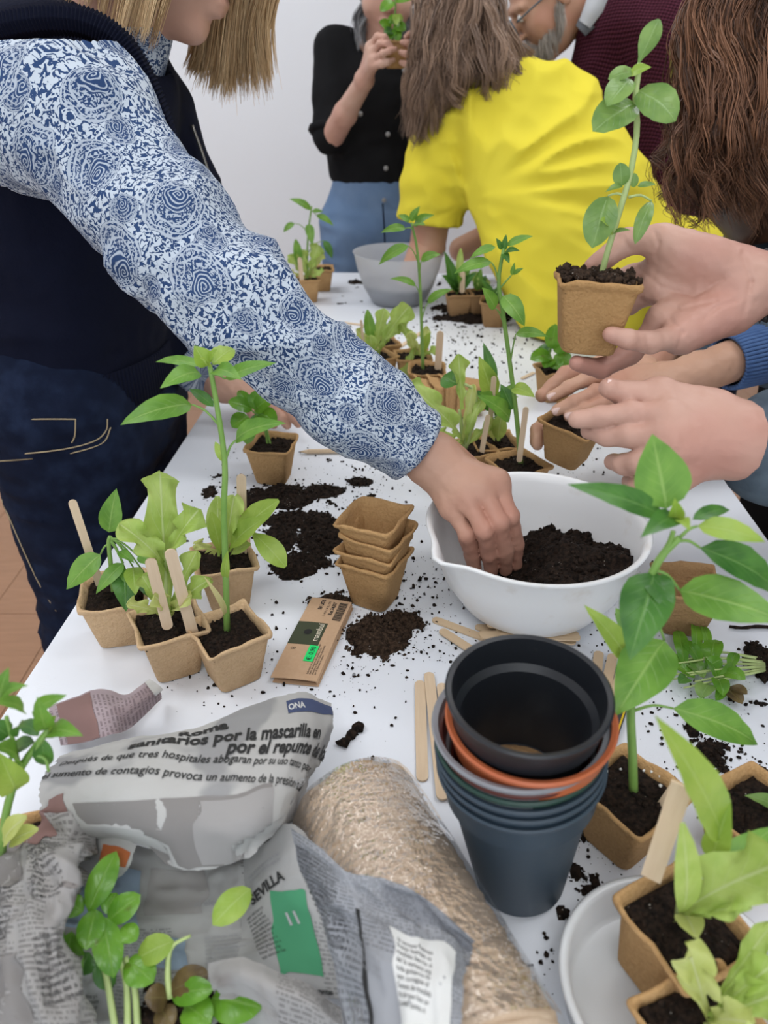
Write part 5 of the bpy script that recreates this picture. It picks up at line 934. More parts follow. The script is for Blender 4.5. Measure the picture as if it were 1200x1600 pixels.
core = snets(lambda P: smin(smin(head_sdf(P, C1, R1h, 1.0), chain(P, [C1+V3(-.04,0,-.06), V3(-.345,1.07,1.275), V3(-.37,1.07,1.22)], [.053,.060,.09], .03), .03), ecap(P, pel, che, .12, .12, (0,1,0), .65), .04), (-.65,.90,.80), (-.10,1.23,1.56), .006)
legs1 = snets(lambda P: smin(chain(P, [V3(-.47,.995,.86), V3(-.475,1.0,.45), V3(-.48,1.01,.06)], [.075,.045,.035]), chain(P, [V3(-.48,1.165,.86), V3(-.49,1.17,.45), V3(-.50,1.18,.06)], [.075,.045,.035]), .01), (-.62,.85,.02), (-.33,1.32,1.0), .012)
arms1 = snets(lambda P: smin(chain(P, SL[:5], [.055,.048,.038,.034,.030], .02), chain(P, [V3(-.37,1.21,1.24), V3(-.40,1.27,1.02), V3(-.33,1.215,.86)], [.05,.04,.03], .02), .01), (-.5,.6,.80), (.05,1.36,1.36), .008)
p1 = body_obj([core, legs1, arms1, hR, hL], 'skin_reach', 'leaning person in patterned blue shirt and navy vest reaching into the white bowl', (-.47,1.08,.0)); ROOT[p1.name] = V3(-.47,1.08,0)
CUM = [0]; 
for a, b in zip(SL[:-1], SL[1:]): CUM.append(CUM[-1]+np.linalg.norm(b-a))
def sleeve_f(P):
    u = uv_chain(P, SL, 1.0); th, al = u[:,0], u[:,1]; d = chain(P, SL, SLR, .03)
    w = .0085*(np.abs(np.sin(al*46+1.3*np.sin(th+.5)+1.6*noise3(P, 15)))**.6-.6)*(.35+.75*np.exp(-((al-.36)/.12)**2))*(.45+.55*np.cos(th-2.0)) + .0055*folds(P, 15, 15, 15, 2.0) + .0030*folds(P, 34, 34, 34, 6.0)
    d = d-w*1.15; ax = nrm(SL[-1]-SL[-2]); return smax(d, (P-SL[-1].astype(np.float32))@ax.astype(np.float32), .006)
A_ = np.array(SL); SV = snets(sleeve_f, A_.min(0)-.085, A_.max(0)+.05, .0042)
LSL = [V3(-.375,1.22,1.235), V3(-.395,1.28,1.02), V3(-.335,1.222,.87), Pz(312,588,.835)]
LV = snets(lambda P: smax(chain(P, LSL, [.07,.058,.046,.036], .03)-.004*folds(P, 22, 22, 22), (P-LSL[-1].astype(np.float32))@nrm(LSL[-1]-LSL[-2]).astype(np.float32), .004), np.array(LSL).min(0)-.09, np.array(LSL).max(0)+.09, .006)
NV = snets(lambda P: np.abs(chain(P, [V3(-.355,1.07,1.235), V3(-.322,1.072,1.30)], [.074,.068]))-.004+np.clip((P[:,2]-1.292)*3, 0, 1)+np.clip((1.20-P[:,2])*3, 0, 1), (-.47,.97,1.20), (-.2,1.18,1.34), .005)
V, F = joinVF([SV, LV, NV]); uvs = np.concatenate((uv_chain(SV[0], spline(SL, 40), .055), uv_chain(LV[0], spline(LSL, 24), .055), uv_chain(NV[0], [V3(-.355,1.07,1.2), V3(-.318,1.072,1.4)], .055))); mk('shirt', V, F, 'paisley', p1, attr={'puv': uvs})
ax0 = nrm(SL[1]-SL[0]); shp = SL[0]+ax0*.015
def vest_f(P):
    d = ecap(P, pel, che, .158, .158, (0,1,0), .80); d = smin(d, cap(P, V3(-.365,1.07,1.235), V3(-.36,.930,1.245), .085, .068), .05); d = smin(d, cap(P, V3(-.365,1.08,1.225), V3(-.365,1.20,1.22), .085, .07), .05)
    d = smin(d, chain(P, [PY(262,170,1.17), PY(306,300,1.19), PY(288,430,1.19), PY(248,560,1.16)], [.030,.028,.032,.05], .03), .035); d = d-.004*folds(P, 9, 9, 16)-.0015*folds(P, 40, 40, 40)
    d = smax(d, -(chain(P, [V3(-.33,1.072,1.27), V3(-.26,1.075,1.42)], [.070,.085])), .01)
    return smax(smax(d, (.862-P[:,2]), .01), -(chain(P, [SL[0]+ax0*.03, SL[1], SL[2]], [.066,.062,.045])), .004)
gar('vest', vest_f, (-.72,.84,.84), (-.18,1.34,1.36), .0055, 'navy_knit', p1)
ring = spline([Pd(-70,70,.76), Pd(-20,50,.735), Pd(30,36,.725), Pd(85,30,.722), Pd(140,38,.725), Pd(186,68,.735), Pd(218,116,.75), Pd(242,172,.77), Pd(262,232,.80)], 150); V, F = tube_geo(ring, np.array([.0125+.0022*(i % 2) for i in range(150)]), 8); mk('ribbed_armhole', V, F, 'navy_knit', p1, False)
hem = [V3(-.450+.130*math.cos(a), 1.09+.163*math.sin(a), .872) for a in np.linspace(0, 2*math.pi, 161)]; mbh = MB()
for i in range(160): mbh.tube([hem[i]+V3(0,0,-.026), hem[i]+V3(0,0,.030)], .0042, 5)
mbh.obj('ribbed_hem', 'navy_knit', p1)
tubeo('zip', [PY(228,128,1.085), PY(250,170,1.10), PY(274,225,1.115), PY(294,268,1.125)], .0022, 'zip_metal', p1); tubeo('zip', [PY(300,195,1.15), PY(318,245,1.15), PY(330,285,1.15), PY(337,322,1.15)], .0020, 'zip_metal', p1)
def jeans1(P):
    d = ecap(P, V3(-.450,1.105,.80), V3(-.450,1.10,.93), .170, .160, (0,1,0), .74); d = smin(d, chain(P, [V3(-.450,.995,.84), V3(-.465,.995,.46), V3(-.48,1.01,.10)], [.100,.076,.062], .04), .04); d = smin(d, chain(P, [V3(-.432,1.225,.84), V3(-.455,1.215,.46), V3(-.48,1.21,.10)], [.102,.072,.062], .04), .04)
    return d-.0045*folds(P, 10, 10, 30)-.0025*folds(P, 24, 24, 60, 3.0)
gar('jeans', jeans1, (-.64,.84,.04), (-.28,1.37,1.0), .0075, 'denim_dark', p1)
def onjeans(pts, off=.003):            # drop a seam onto the jeans along the line of sight
    out = []
    for x, y in pts:
        ds = np.linspace(.70, 1.25, 140); Q = np.array([Pd(x, y, d) for d in ds], np.float32); k = np.argmax(jeans1(Q) < 0); out.append(Pd(x, y, ds[k]-off))
    return out
for pts in (((-20,657),(60,655),(118,655)),((118,655),(117,680),(112,692)),((168,655),(166,672),(150,688),(110,700),(50,708),(-20,712)),((-20,722),(50,717),(112,708),(160,692),(173,668)),((2,780),(30,845),(60,910),(88,955))):
    tubeo('stitching', onjeans(pts), .0009, 'thread', p1, 24, 5)
shoe(p1, -.46, 1.01, (1,0,0)); shoe(p1, -.46, 1.215, (1,0,0))
# blonde bob
def hd(f, l, u): return C1+R1h@V3(f, l, u)
G1 = []
for a in np.linspace(-.06, .045, 5): G1.append([hd(a, -.060, .10), hd(a+.01, -.088, .03), hd(a+.005, -.088, -.05), hd(a+.005, -.084, -.115)+V3(-.005,0,-.022)])
far = [[hd(.02,.05,.11), hd(.05,.088,.04), PY(345,40,1.165), PY(330,150,1.165)], [hd(.04,.05,.11), hd(.07,.088,.05), PY(372,40,1.165), PY(362,162,1.17)], [hd(.06,.04,.11), hd(.10,.085,.06), PY(398,30,1.165), PY(400,148,1.17)], [hd(.08,.03,.11), hd(.12,.075,.07), PY(414,20,1.16), PY(425,148,1.165)], [hd(.0,.05,.11), hd(.01,.09,.02), PY(318,60,1.17), PY(300,120,1.175)]]
back = [[hd(-.09,l,.08), hd(-.115,l,.0), hd(-.10,l,-.07), hd(-.085,l,-.13)] for l in (-.05,0,.05)]
scalp = snets(lambda P: smax(smin(ell((P-C1.astype(np.float32))@R1h.astype(np.float32), (-.018,0,.040), (.105,.086,.102)), ell((P-C1.astype(np.float32))@R1h.astype(np.float32), (-.05,0,-.02), (.07,.084,.08)), .03), ((P-C1.astype(np.float32))@R1h.astype(np.float32))[:,0]-.045-.6*np.clip(((P-C1.astype(np.float32))@R1h.astype(np.float32))[:,2]-.03, -.1, .1), .02), C1-.16, C1+.16, .006)
hairs(p1, G1+back, 1300, 'hair_blonde', .016, .012, .0008, .003, 1.0, solidgeo=scalp); hairs(p1, far, 2000, 'hair_blonde', .012, .013, .0008, .003, .9, seed=3, name='hair_front', cs0=.004, cs1=.0035)
# ================================================================ 2 far person in black holding a pot to the face
X2, Y2 = -.020, 2.42; C2 = PY(604, -22, 2.385); R2 = frame((.05,-1,-.25), (0,-.25,1)); sh = lambda s: V3(X2+s*.112, Y2-.005, 1.286)
el2 = [PY(514,222,2.33), PY(690,215,2.30)]; wr2 = [PY(568,128,2.17), PY(660,128,2.19)]
pc = PY(618, 107, 2.13)                # base of the held pot
def fing2(sd):
    if sd < 0: return [[PY(578,74,2.12),PY(590,57,2.10),PY(601,58,2.09),PY(607,66,2.09)],[PY(581,84,2.11),PY(594,68,2.08),PY(604,68,2.07),PY(611,72,2.07)],[PY(583,94,2.10),PY(598,84,2.065),PY(608,80,2.06),PY(618,77,2.065)],[PY(583,103,2.10),PY(596,100,2.07),PY(606,97,2.065),PY(615,94,2.07)]]
    return [[PY(656,74,2.15),PY(648,58,2.12),PY(640,54,2.11),PY(634,58,2.10)],[PY(654,84,2.13),PY(646,74,2.09),PY(636,68,2.08),PY(629,66,2.08)],[PY(652,94,2.12),PY(644,88,2.08),PY(634,84,2.07),PY(626,82,2.075)],[PY(651,103,2.12),PY(643,102,2.08),PY(634,100,2.07),PY(627,98,2.075)]]
hs = [hand_geo(wr2[i], [wr2[i], wr2[i]+(el2[i]-wr2[i])*.5, el2[i]], [.022,.029,.033], fing2((-1,1)[i]), [PY(585 if i == 0 else 650,88,2.16),PY(600 if i == 0 else 640,80,2.17),PY(610 if i == 0 else 630,76,2.17)], .95, .0032) for i in range(2)]
core = snets(lambda P: smin(smin(head_sdf(P, C2, R2), chain(P, [C2+V3(0,.02,-.06), V3(X2,Y2,1.30)], [.05,.06]), .03), ecap(P, V3(X2,Y2,.95), V3(X2,Y2,1.22), .10, .12, (1,0,0), .6), .03), (X2-.2,Y2-.2,.85), (X2+.2,Y2+.2,1.72), .008)
low = snets(lambda P: smin(chain(P, [V3(X2-.08,Y2,.88), V3(X2-.08,Y2,.06)], [.07,.04]), chain(P, [V3(X2+.08,Y2,.88), V3(X2+.08,Y2,.06)], [.07,.04]), .01), (X2-.2,Y2-.12,.0), (X2+.2,Y2+.12,1.0), .014)
p2 = body_obj([core, low]+hs, 'skin_far', 'standing person in black shirt raising a potted basil to the face', (X2,Y2,0))
def shirt2(P):
    d = ecap(P, V3(X2,Y2,.985), V3(X2,Y2,1.20), .140, .150, (1,0,0), .66); d = smin(d, cap(P, sh(-1), sh(1), .052, .052), .05)
    for s, e in ((-1, el2[0]), (1, el2[1])): d = smin(d, chain(P, [sh(s), sh(s)+(e-sh(s))*.5, e+(sh(s)-e)*.06+V3(0,0,.006)], [.054,.050,.050], .02), .03)
    d = d-.005*folds(P, 10, 10, 14)-.002*folds(P, 30, 30, 30); d = smax(d, .965-P[:,2], .006)
    for s, e in ((-1, el2[0]), (1, el2[1])): pass
    return smax(d, -cap(P, V3(X2,Y2-.02,1.30), V3(X2,Y2-.05,1.45), .055, .06), .01)
gar('shirt', shirt2, (-.32,2.1,.93), (.30,2.58,1.42), .007, 'black_cloth', p2)
for e, s in ((el2[0], -1), (el2[1], 1)):
    w_ = wr2[0] if s < 0 else wr2[1]; ax = nrm(sh(s)-e); ax2 = nrm(np.cross(ax, V3(0,1,0))); ay = np.cross(ax, ax2); tubeo('rolled_cuff', [e+ax*.028+ax2*.048*math.cos(a)+ay*.048*math.sin(a) for a in np.linspace(0, 2*math.pi, 13)], .012, 'black_cloth', p2, 40, 8)
gar('jeans', lambda P: smin(smin(ecap(P, V3(X2,Y2,.86), V3(X2,Y2,.98), .150, .128, (1,0,0), .72), chain(P, [V3(X2-.082,Y2,.84), V3(X2-.085,Y2,.45), V3(X2-.085,Y2,.08)], [.092,.075,.075], .03), .03), chain(P, [V3(X2+.082,Y2,.84), V3(X2+.085,Y2,.45), V3(X2+.085,Y2,.08)], [.092,.075,.075], .03), .03)-.003*folds(P, 12, 12, 30), (X2-.24,Y2-.2,.03), (X2+.24,Y2+.2,1.08), .009, 'denim_blue', p2)
tubeo('fly_seam', [PY(598,318,2.285), PY(600,350,2.28), PY(602,395,2.285)], .0025, 'denim_dark', p2)
for x, y, yy in ((606,210,2.285),(603,263,2.285),(600,313,2.285),(563,178,2.255),(632,110,2.29)):
    b = PY(x, y, yy+.02); V, F = lathe([(.0,.003),(.003,.003),(.006,.002),(.0065,0)], 16); Rm = frame((0,-1,.1), (0,0,1)); mk('button', [b+Rm@V3(v[2], v[0], v[1]) for v in V], F, 'button', p2)
sc2 = snets(lambda P: smax(ell((P-C2.astype(np.float32))@R2.astype(np.float32), (-.02,0,.03), (.105,.086,.105)), ((P-C2.astype(np.float32))@R2.astype(np.float32))[:,0]-.05-.5*((P-C2.astype(np.float32))@R2.astype(np.float32))[:,2], .02), C2-.16, C2+.16, .009)
G2 = [[C2+R2@V3(.02,s*.03,.12), C2+R2@V3(.04,s*.085,.05), PY(600+s*-33,20,2.36), PY(600+s*-(25+8*k),62+8*k,2.34)] for s in (1,-1) for k in range(3)]
hairs(p2, G2, 700, 'hair_grey', .014, .018, .0011, .006, 1.5, solidgeo=sc2, seed=8)
shoe(p2, X2-.085, Y2-.02, (0,-1,0)); shoe(p2, X2+.085, Y2-.02, (0,-1,0))
P = Plant('potted_basil', (0,0), 0, 'small basil pot raised in both hands by the person in black', 'potted plant', base=pc, tilt=(0,0,math.radians(12)), pot=1)
P.stem([(612,70),(616,40),(618,10),(616,-10)], .0026, .002).lf(612,48,592,34,18,B_,kind='oval',dt=-.02).lf(614,46,608,62,16,B_,kind='oval',dt=-.03).lf(616,40,634,48,18,B_,kind='oval',dt=-.02).lf(618,44,622,66,16,B_,kind='oval',dt=-.03).lf(617,35,606,28,16,B_,kind='oval').lf(618,30,630,30,14,Y_,kind='oval').lf(616,3,594,18,18,B_,kind='oval',dt=-.02).lf(618,2,645,-2,16,B_,kind='oval',dt=-.02).lf(616,50,600,52,16,'leaf_deep',kind='oval',dt=-.03).lf(618,22,620,40,12,Y_,kind='oval',dt=-.03); P.done()
# ================================================================ 3 bending person in the yellow T-shirt
hip3, ch3, nk3 = V3(.50,1.66,.84), V3(.315,1.935,1.13), V3(.235,2.02,1.235)
sL3, sR3 = PY(690,225,1.93), PY(868,165,1.99); eL3 = PY(668,385,1.92); wL3 = PY(640,432,1.88); C3 = nk3+V3(-.062,.06,.14); R3 = frame((-.55,.70,-.35), (-.1,.4,.9))
fl3 = [[PY(628+6*k,446,1.87-.006*k), PY(620+6*k,462,1.86), PY(618+6*k,472,1.87)] for k in range(4)]
hnd3 = hand_geo(wL3, [wL3, eL3], [.026,.044], fl3, None, 1.0, .0035)
def core3f(P): return smin(smin(head_sdf(P, C3, R3), chain(P, [C3+V3(.02,-.02,-.07), nk3, ch3], [.052,.058,.10]), .03), chain(P, [V3(.64,1.66,.86), hip3+V3(0,.02,.02), V3(.42,1.80,1.0), ch3], [.08,.075,.08,.10]), .03)
core = snets(core3f, (.0,1.5,.70), (.68,2.32,1.55), .009)
arm3 = snets(lambda P: chain(P, [sL3, eL3], [.05,.043]), np.minimum(sL3, eL3)-.07, np.maximum(sL3, eL3)+.07, .006); armr = snets(lambda P: chain(P, [sR3, PY(850,330,2.1), PY(720,390,2.12)], [.045,.040,.032]), PY(720,390,2.12)-V3(.08,.2,.1), sR3+V3(.1,.2,.1), .008)
low = snets(lambda P: smin(chain(P, [V3(.665,1.58,.82), V3(.68,1.58,.06)], [.08,.045]), chain(P, [V3(.675,1.75,.82), V3(.70,1.75,.06)], [.08,.045]), .01), (.50,1.42,.0), (.85,1.9,.94), .014)
p3 = body_obj([core, arm3, armr, low, hnd3], 'skin_warm', 'bending person in yellow T-shirt with long brown hair working at the frosted bowl', (.67,1.66,0))
lat3 = nrm(sR3-sL3)
def tee(P):
    d = ecap(P, hip3+V3(0,0,-.03), ch3, .20, .185, lat3, .70); d = smin(d, ecap(P, sL3+lat3*.06, sR3-lat3*.06, .075, .075, lat3, .95), .07); d = smin(d, chain(P, [sL3+lat3*.02, sL3+(eL3-sL3)*.40, sL3+(eL3-sL3)*.72], [.078,.076,.074], .02), .03)
    d = smin(d, chain(P, [sR3-lat3*.02, sR3+V3(.06,.03,-.12)], [.075,.07]), .04)
    A0 = PY(728,318,1.84).astype(np.float32); a_ = (P-A0)@V3(.93,.2,.1).astype(np.float32); b_ = (P-A0)@V3(-.1,.3,.95).astype(np.float32); ro = np.hypot(a_, b_); ph_ = np.arctan2(b_, a_)
    d = d-.012*(1-2*np.abs(noise3(np.stack((ph_*4.2+.3*noise3(P, 9), ro*5.0, ro*0), -1), 1.0, 3.0)))*np.clip(ro*9, 0, 1)*np.clip(1.5-ro*2.2, .12, 1)-.0035*folds(P, 14, 14, 22, 5.0)
    ax = nrm(eL3-sL3); cut = (P-(sL3+(eL3-sL3)*.76).astype(np.float32))@ax.astype(np.float32); near = np.linalg.norm((P-eL3.astype(np.float32))*np.array((1,1,.6), np.float32), axis=1) < .13
    d = np.where(near & (cut > -.02), smax(d, cut, .004), d); d = smin(d, ecap(P, hip3+V3(.0,0,.0), V3(.66,1.66,.88), .19, .17, (0,1,0), .6), .06); d = smax(d, .757-P[:,2], .006); return smax(d, -(chain(P, [nk3, nk3+V3(-.03,.04,.06)], [.060,.064])), .01)
gar('t_shirt', tee, (.0,1.38,.74), (.88,2.25,1.36), .0065, 'yellow_cotton', p3)
gar('trousers', lambda P: smin(smin(ecap(P, V3(.67,1.66,.76), V3(.67,1.66,.86), .16, .15, (0,1,0), .68), chain(P, [V3(.665,1.58,.80), V3(.68,1.58,.08)], [.095,.075]), .03), chain(P, [V3(.675,1.75,.80), V3(.70,1.75,.08)], [.095,.075]), .03), (.48,1.40,.03), (.88,1.95,1.02), .012, 'denim_dark', p3)
shoe(p3, .67, 1.59, (-.7,.7,0)); shoe(p3, .69, 1.76, (-.7,.7,0))
sc3 = snets(lambda P: smin(smin(ell(P, C3+V3(.0,0,.01), (.095,.105,.115)), chain(P, [C3+V3(-.0,-.03,.03), PY(718,40,1.97), PY(745,105,1.93)], [.070,.062,.036], .04), .03), chain(P, [PY(700,40,1.98), PY(672,120,1.93), PY(655,175,1.90)], [.055,.038,.016], .03), .04)-.006*folds(P, 30, 30, 8), (-.05,1.75,1.02), (.5,2.3,1.56), .008)
G3 = [[PY(678,-70,2.0), PY(658,10,1.95), PY(650,100,1.90), PY(642,205,1.87)], [PY(690,-70,1.98), PY(672,10,1.92), PY(660,100,1.88), PY(646,215,1.86)]]
for k in range(6): x0 = 682+15*k; G3.append([PY(x0+25,-60,1.99), PY(x0,10,1.90), PY(660+14*k,100,1.86), PY(648+16*k,170+(60-14*k),1.84+.008*k)])
G3 += [[PY(745,-50,1.98), PY(762,20,1.90), PY(775,90,1.86), PY(788,180,1.85)], [PY(750,-50,1.98), PY(770,30,1.92), PY(795,100,1.88), PY(800,160,1.86)], [PY(752,-50,1.99), PY(774,30,1.94), PY(808,90,1.90), PY(838,132,1.885)], [PY(754,-40,2.0), PY(776,35,1.95), PY(815,88,1.91), PY(858,130,1.895)], [PY(745,-50,1.97), PY(750,30,1.88), PY(762,110,1.845), PY(772,150,1.84)], [PY(740,-50,1.97), PY(735,30,1.88), PY(735,100,1.845), PY(745,150,1.845)], [PY(720,-50,1.97), PY(712,30,1.88), PY(712,110,1.845), PY(720,165,1.845)], [PY(700,-40,1.99), PY(668,80,1.90), PY(650,170,1.87), PY(641,232,1.87)], [PY(710,-40,1.99), PY(675,60,1.89), PY(656,150,1.86), PY(650,215,1.86)]]
hairs(p3, G3, 3000, 'hair_brown', .018, .020, .0011, .013, 1.5, .006, npt=18, solidgeo=sc3, seed=12, cs0=.006, cs1=.003)
# ================================================================ 4 man in the maroon jumper
Y4 = 2.36; C4 = PY(862, -4, 2.36)+V3(-.005,0,0); R4 = frame((-.80,-.10,-.60), (-.60,0,.80)); ch4 = PY(985, 140, 2.42); hip4 = V3(ch4[0]+.16, 2.42, .90); nk4 = PY(935, 20, 2.40)
core = snets(lambda P: smin(head_sdf(P, C4, R4, 1.06, 1.08), chain(P, [C4+R4@V3(-.05,0,-.06), nk4, ch4], [.060,.065,.12]), .03), C4-V3(.16,.18,.25), ch4+V3(.16,.18,.3), .0055)
core2 = snets(lambda P: chain(P, [ch4, hip4, V3(hip4[0],2.42,.5)], [.12,.12,.12]), hip4-V3(.3,.2,.45), ch4+V3(.2,.2,.1), .014)
shN = PY(1035, 55, 2.24); elN = PY(1030, 330, 2.20); wrN = PY(930, 400, 2.10); legs = snets(lambda P: np.minimum(chain(P, [V3(hip4[0],2.33,.85), V3(hip4[0]+.02,2.33,.06)], [.08,.045]), chain(P, [V3(hip4[0],2.51,.85), V3(hip4[0]+.02,2.51,.06)], [.08,.045])), (hip4[0]-.2,2.2,0), (hip4[0]+.2,2.65,1.0), .014)
hd4 = hand_geo(wrN, [wrN, elN], [.028,.042], [[wrN+V3(-.075,.012*k,-.02), wrN+V3(-.105,.012*k,-.05), wrN+V3(-.11,.012*k,-.075)] for k in (-1.5,-.5,.5,1.5)], None, 1.05, .004)
p4 = body_obj([core, core2, legs, hd4], 'skin_warm', 'man with grey beard and glasses in maroon textured jumper looking down', (hip4[0],2.42,0))
def jum(P):
    d = ecap(P, hip4, ch4, .19, .20, (0,1,0), .80); d = smin(d, cap(P, PY(1000,40,2.30), PY(1000,55,2.54), .11, .10), .06); d = smin(d, chain(P, [shN, elN, wrN], [.095,.075,.05], .03), .04); d = smin(d, cap(P, PY(935,65,2.32), PY(925,230,2.34), .055, .10), .05)
    d = d-.006*folds(P, 8, 8, 10)-.003*folds(P, 22, 22, 8, 4.0); return smax(d, -chain(P, [nk4, nk4+(C4-nk4)*.55], [.062,.07]), .008)
gar('jumper', jum, (ch4[0]-.32,2.0,.80), (ch4[0]+.52,2.68,1.50), .0075, 'maroon_knit', p4)
gar('trousers', lambda P: smin(smin(cap(P, hip4, hip4+V3(0,0,-.1), .15, .15), chain(P, [V3(hip4[0],2.33,.82), V3(hip4[0]+.02,2.33,.08)], [.1,.07]), .03), chain(P, [V3(hip4[0],2.51,.82), V3(hip4[0]+.02,2.51,.08)], [.1,.07]), .03), (hip4[0]-.25,2.15,.03), (hip4[0]+.28,2.7,1.06), .013, 'black_cloth', p4)
shoe(p4, hip4[0]+.0, 2.33, (-1,0,0)); shoe(p4, hip4[0]+.0, 2.51, (-1,0,0))
cv = [PY(958,-18,2.31), PY(940,12,2.285), PY(918,38,2.28)]; 
def strip(name, A, B, mat, par, n=12, th=.003):
    A = spline(A, n); B = spline(B, n); V = np.concatenate((A, B, A+V3(0,th,0), B+V3(0,th,0))); F = []
    for i in range(n-1): F += [(i, i+1, n+i+1, n+i), (2*n+i, 3*n+i, 3*n+i+1, 2*n+i+1), (i, 2*n+i, 2*n+i+1, i+1), (n+i, n+i+1, 3*n+i+1, 3*n+i)]
    return mk(name, V, F, mat, par)
strip('collar', [PY(925,-25,2.28), PY(913,10,2.272), PY(905,32,2.272)], [PY(962,-10,2.27), PY(942,18,2.258), PY(922,44,2.258)], 'collar_grey', p4); strip('collar_inner', [PY(905,28,2.274), PY(900,40,2.274)], [PY(930,42,2.262), PY(915,56,2.262)], 'collar_dark', p4)
h4 = lambda f, l, u: C4+R4@(V3(f, l, u)*1.06)
BG = [[h4(.05+.01*k, s*(.057-.006*k), -.055-.004*k), h4(.062+.011*k, s*(.058-.007*k), -.085), h4(.066+.011*k, s*(.050-.007*k), -.112)] for s in (1,-1) for k in range(5)]+[[h4(.105,s*.006,-.046), h4(.104,s*.022,-.054), h4(.092,s*.036,-.068)] for s in (1,-1)]+[[h4(.01,s*.066,-.02), h4(.025,s*.066,-.05), h4(.04,s*.062,-.085)] for s in (1,-1)]
hairs(p4, BG, 1100, 'beard', .008, .010, .0008, .003, 1.5, npt=7, name='beard', seed=21)
sc4 = snets(lambda P: smax(ell((P-C4.astype(np.float32))@R4.astype(np.float32), (-.025,0,.040), (.108,.088,.108)), ((P-C4.astype(np.float32))@R4.astype(np.float32))[:,0]-.02-.45*((P-C4.astype(np.float32))@R4.astype(np.float32))[:,2], .02), C4-.17, C4+.17, .009); mk('hair', sc4[0], sc4[1], 'hair_grey', p4, attr={'rnd': .3+.3*noise3(sc4[0], 50)})
for s in (1,-1):
    rim = [h4(.112+.006*math.cos(a), s*.034+.026*math.cos(a), .0+.020*math.sin(a)) for a in np.linspace(0, 2*math.pi, 25)]; tubeo('glasses_rim', rim, .0022, 'glasses_frame', p4, 40); mk('glasses_lens', rim[:-1], [tuple(range(24))], 'lens', p4); tubeo('glasses_temple', [h4(.108,s*.060,.008), h4(.05,s*.078,.012), h4(-.01,s*.080,.010)], .0024, 'glasses_frame', p4)
    e = h4(.086, s*.033, .008); V, F = lathe([(.0,.011),(.004,.0102),(.008,.0075),(.0105,.003),(.011,0)], 14); mk('eye', [e+R4@V3(v[2], v[0], v[1]) for v in V], F, 'eye_white', p4)
tubeo('glasses_bridge', [h4(.114,.010,.004), h4(.120,0,.007), h4(.114,-.010,.004)], .0022, 'glasses_frame', p4)
# ================================================================ 5 curly haired person in denim, hands on the low pot
C5 = V3(.66,1.27,1.50); R5 = frame((-.85,-.25,-.45), (-.4,0,.9)); ch5 = V3(.76,1.25,1.20); hip5 = V3(.82,1.22,.90); sL5 = V3(.70,1.06,1.27); eL5 = Pd(1330,520,1.02); W5 = Pd(1100,580,.955); sR5 = V3(.68,1.42,1.25); eR5 = V3(.62,1.30,1.00)
f5 = [[Pd(960,588,.955),Pd(918,592,.930),Pd(888,606,.922),Pd(862,620,.925)],[Pd(968,604,.945),Pd(930,612,.915),Pd(898,628,.908),Pd(870,642,.912)],[Pd(978,620,.942),Pd(940,630,.912),Pd(912,640,.905),Pd(890,650,.908)],[Pd(990,634,.945),Pd(958,644,.918),Pd(935,652,.910),Pd(915,656,.912)]]
th5 = [Pd(1010,575,.985),Pd(940,570,.99),Pd(885,585,.98),Pd(846,618,.965)]
h5 = hand_geo(W5, [W5, Pd(1180,550,.975), Pd(1250,535,1.0)], [.0245,.029,.033], f5, th5, 1.0)
W5r = Pd(930,655,1.06); f5r = [[Pd(880,660+12*k,1.02),Pd(850,660+12*k,1.01),Pd(838,672+9*k,.985),Pd(840,686+5*k,.968)] for k in range(3)]
h5r = hand_geo(W5r, [W5r, eR5], [.024,.036], f5r, [Pd(900,650,1.0),Pd(880,655,.99),Pd(862,668,.98)], .95, .003)
core = snets(lambda P: smin(smin(head_sdf(P, C5, R5), chain(P, [C5+V3(.02,0,-.07), V3(.70,1.26,1.33), ch5], [.05,.058,.10]), .03), chain(P, [ch5, hip5], [.13,.13]), .03), (.48,1.05,.78), (.98,1.45,1.64), .009)
armL = snets(lambda P: chain(P, [sL5, eL5, Pd(1250,535,1.0)], [.055,.04,.033]), np.minimum(sL5, Pd(1250,535,1.0))-.1, np.maximum(sL5, eL5)+.1, .009); armR = snets(lambda P: chain(P, [sR5, eR5], [.055,.04]), np.minimum(sR5, eR5)-.08, np.maximum(sR5, eR5)+.08, .009)
low = snets(lambda P: np.minimum(chain(P, [V3(.80,1.13,.85), V3(.82,1.13,.06)], [.085,.045]), chain(P, [V3(.80,1.31,.85), V3(.82,1.31,.06)], [.085,.045])), (.65,1.0,0), (.98,1.45,1.0), .014)
p5 = body_obj([core, armL, armR, low, h5, h5r], 'skin_warm', 'person with long curly auburn hair pressing soil into the lower peat pot', (.81,1.22,0)); nails(f5, V3(-.1,-.75,.65), p5)
gar('jacket', lambda P: smin(smin(ecap(P, hip5, ch5, .19, .185, (0,1,0), .75), cap(P, sL5, sR5, .075, .075), .06), np.minimum(chain(P, [sL5, eL5, Pd(1225,545,.985)], [.075,.062,.052]), chain(P, [sR5, eR5, Pd(985,640,1.09)], [.075,.06,.048])), .03)-.005*folds(P, 10, 10, 12), (.42,.82,.80), (1.05,1.56,1.40), .009, 'denim_grey', p5)
ca, cb = Pd(1136,566,.962), Pd(1222,545,.985); ax = nrm(cb-ca); c1 = nrm(np.cross(ax, V3(0,0,1))); c2 = np.cross(ax, c1); mbc = MB()
for i in range(44):
    a = i*2*math.pi/44; o_ = c1*.0345*math.cos(a)+c2*.0345*math.sin(a); mbc.tube([ca+o_*.94, ca+o_+ax*.012, cb+o_*1.04], .0030, 5)
mbc.obj('ribbed_cuff', 'cuff_blue', p5)
V, F = tube_geo([ca+ax*.003, cb], [.0325,.0345], 28, False); mk('cuff_lining', V, F, 'cuff_blue', p5)
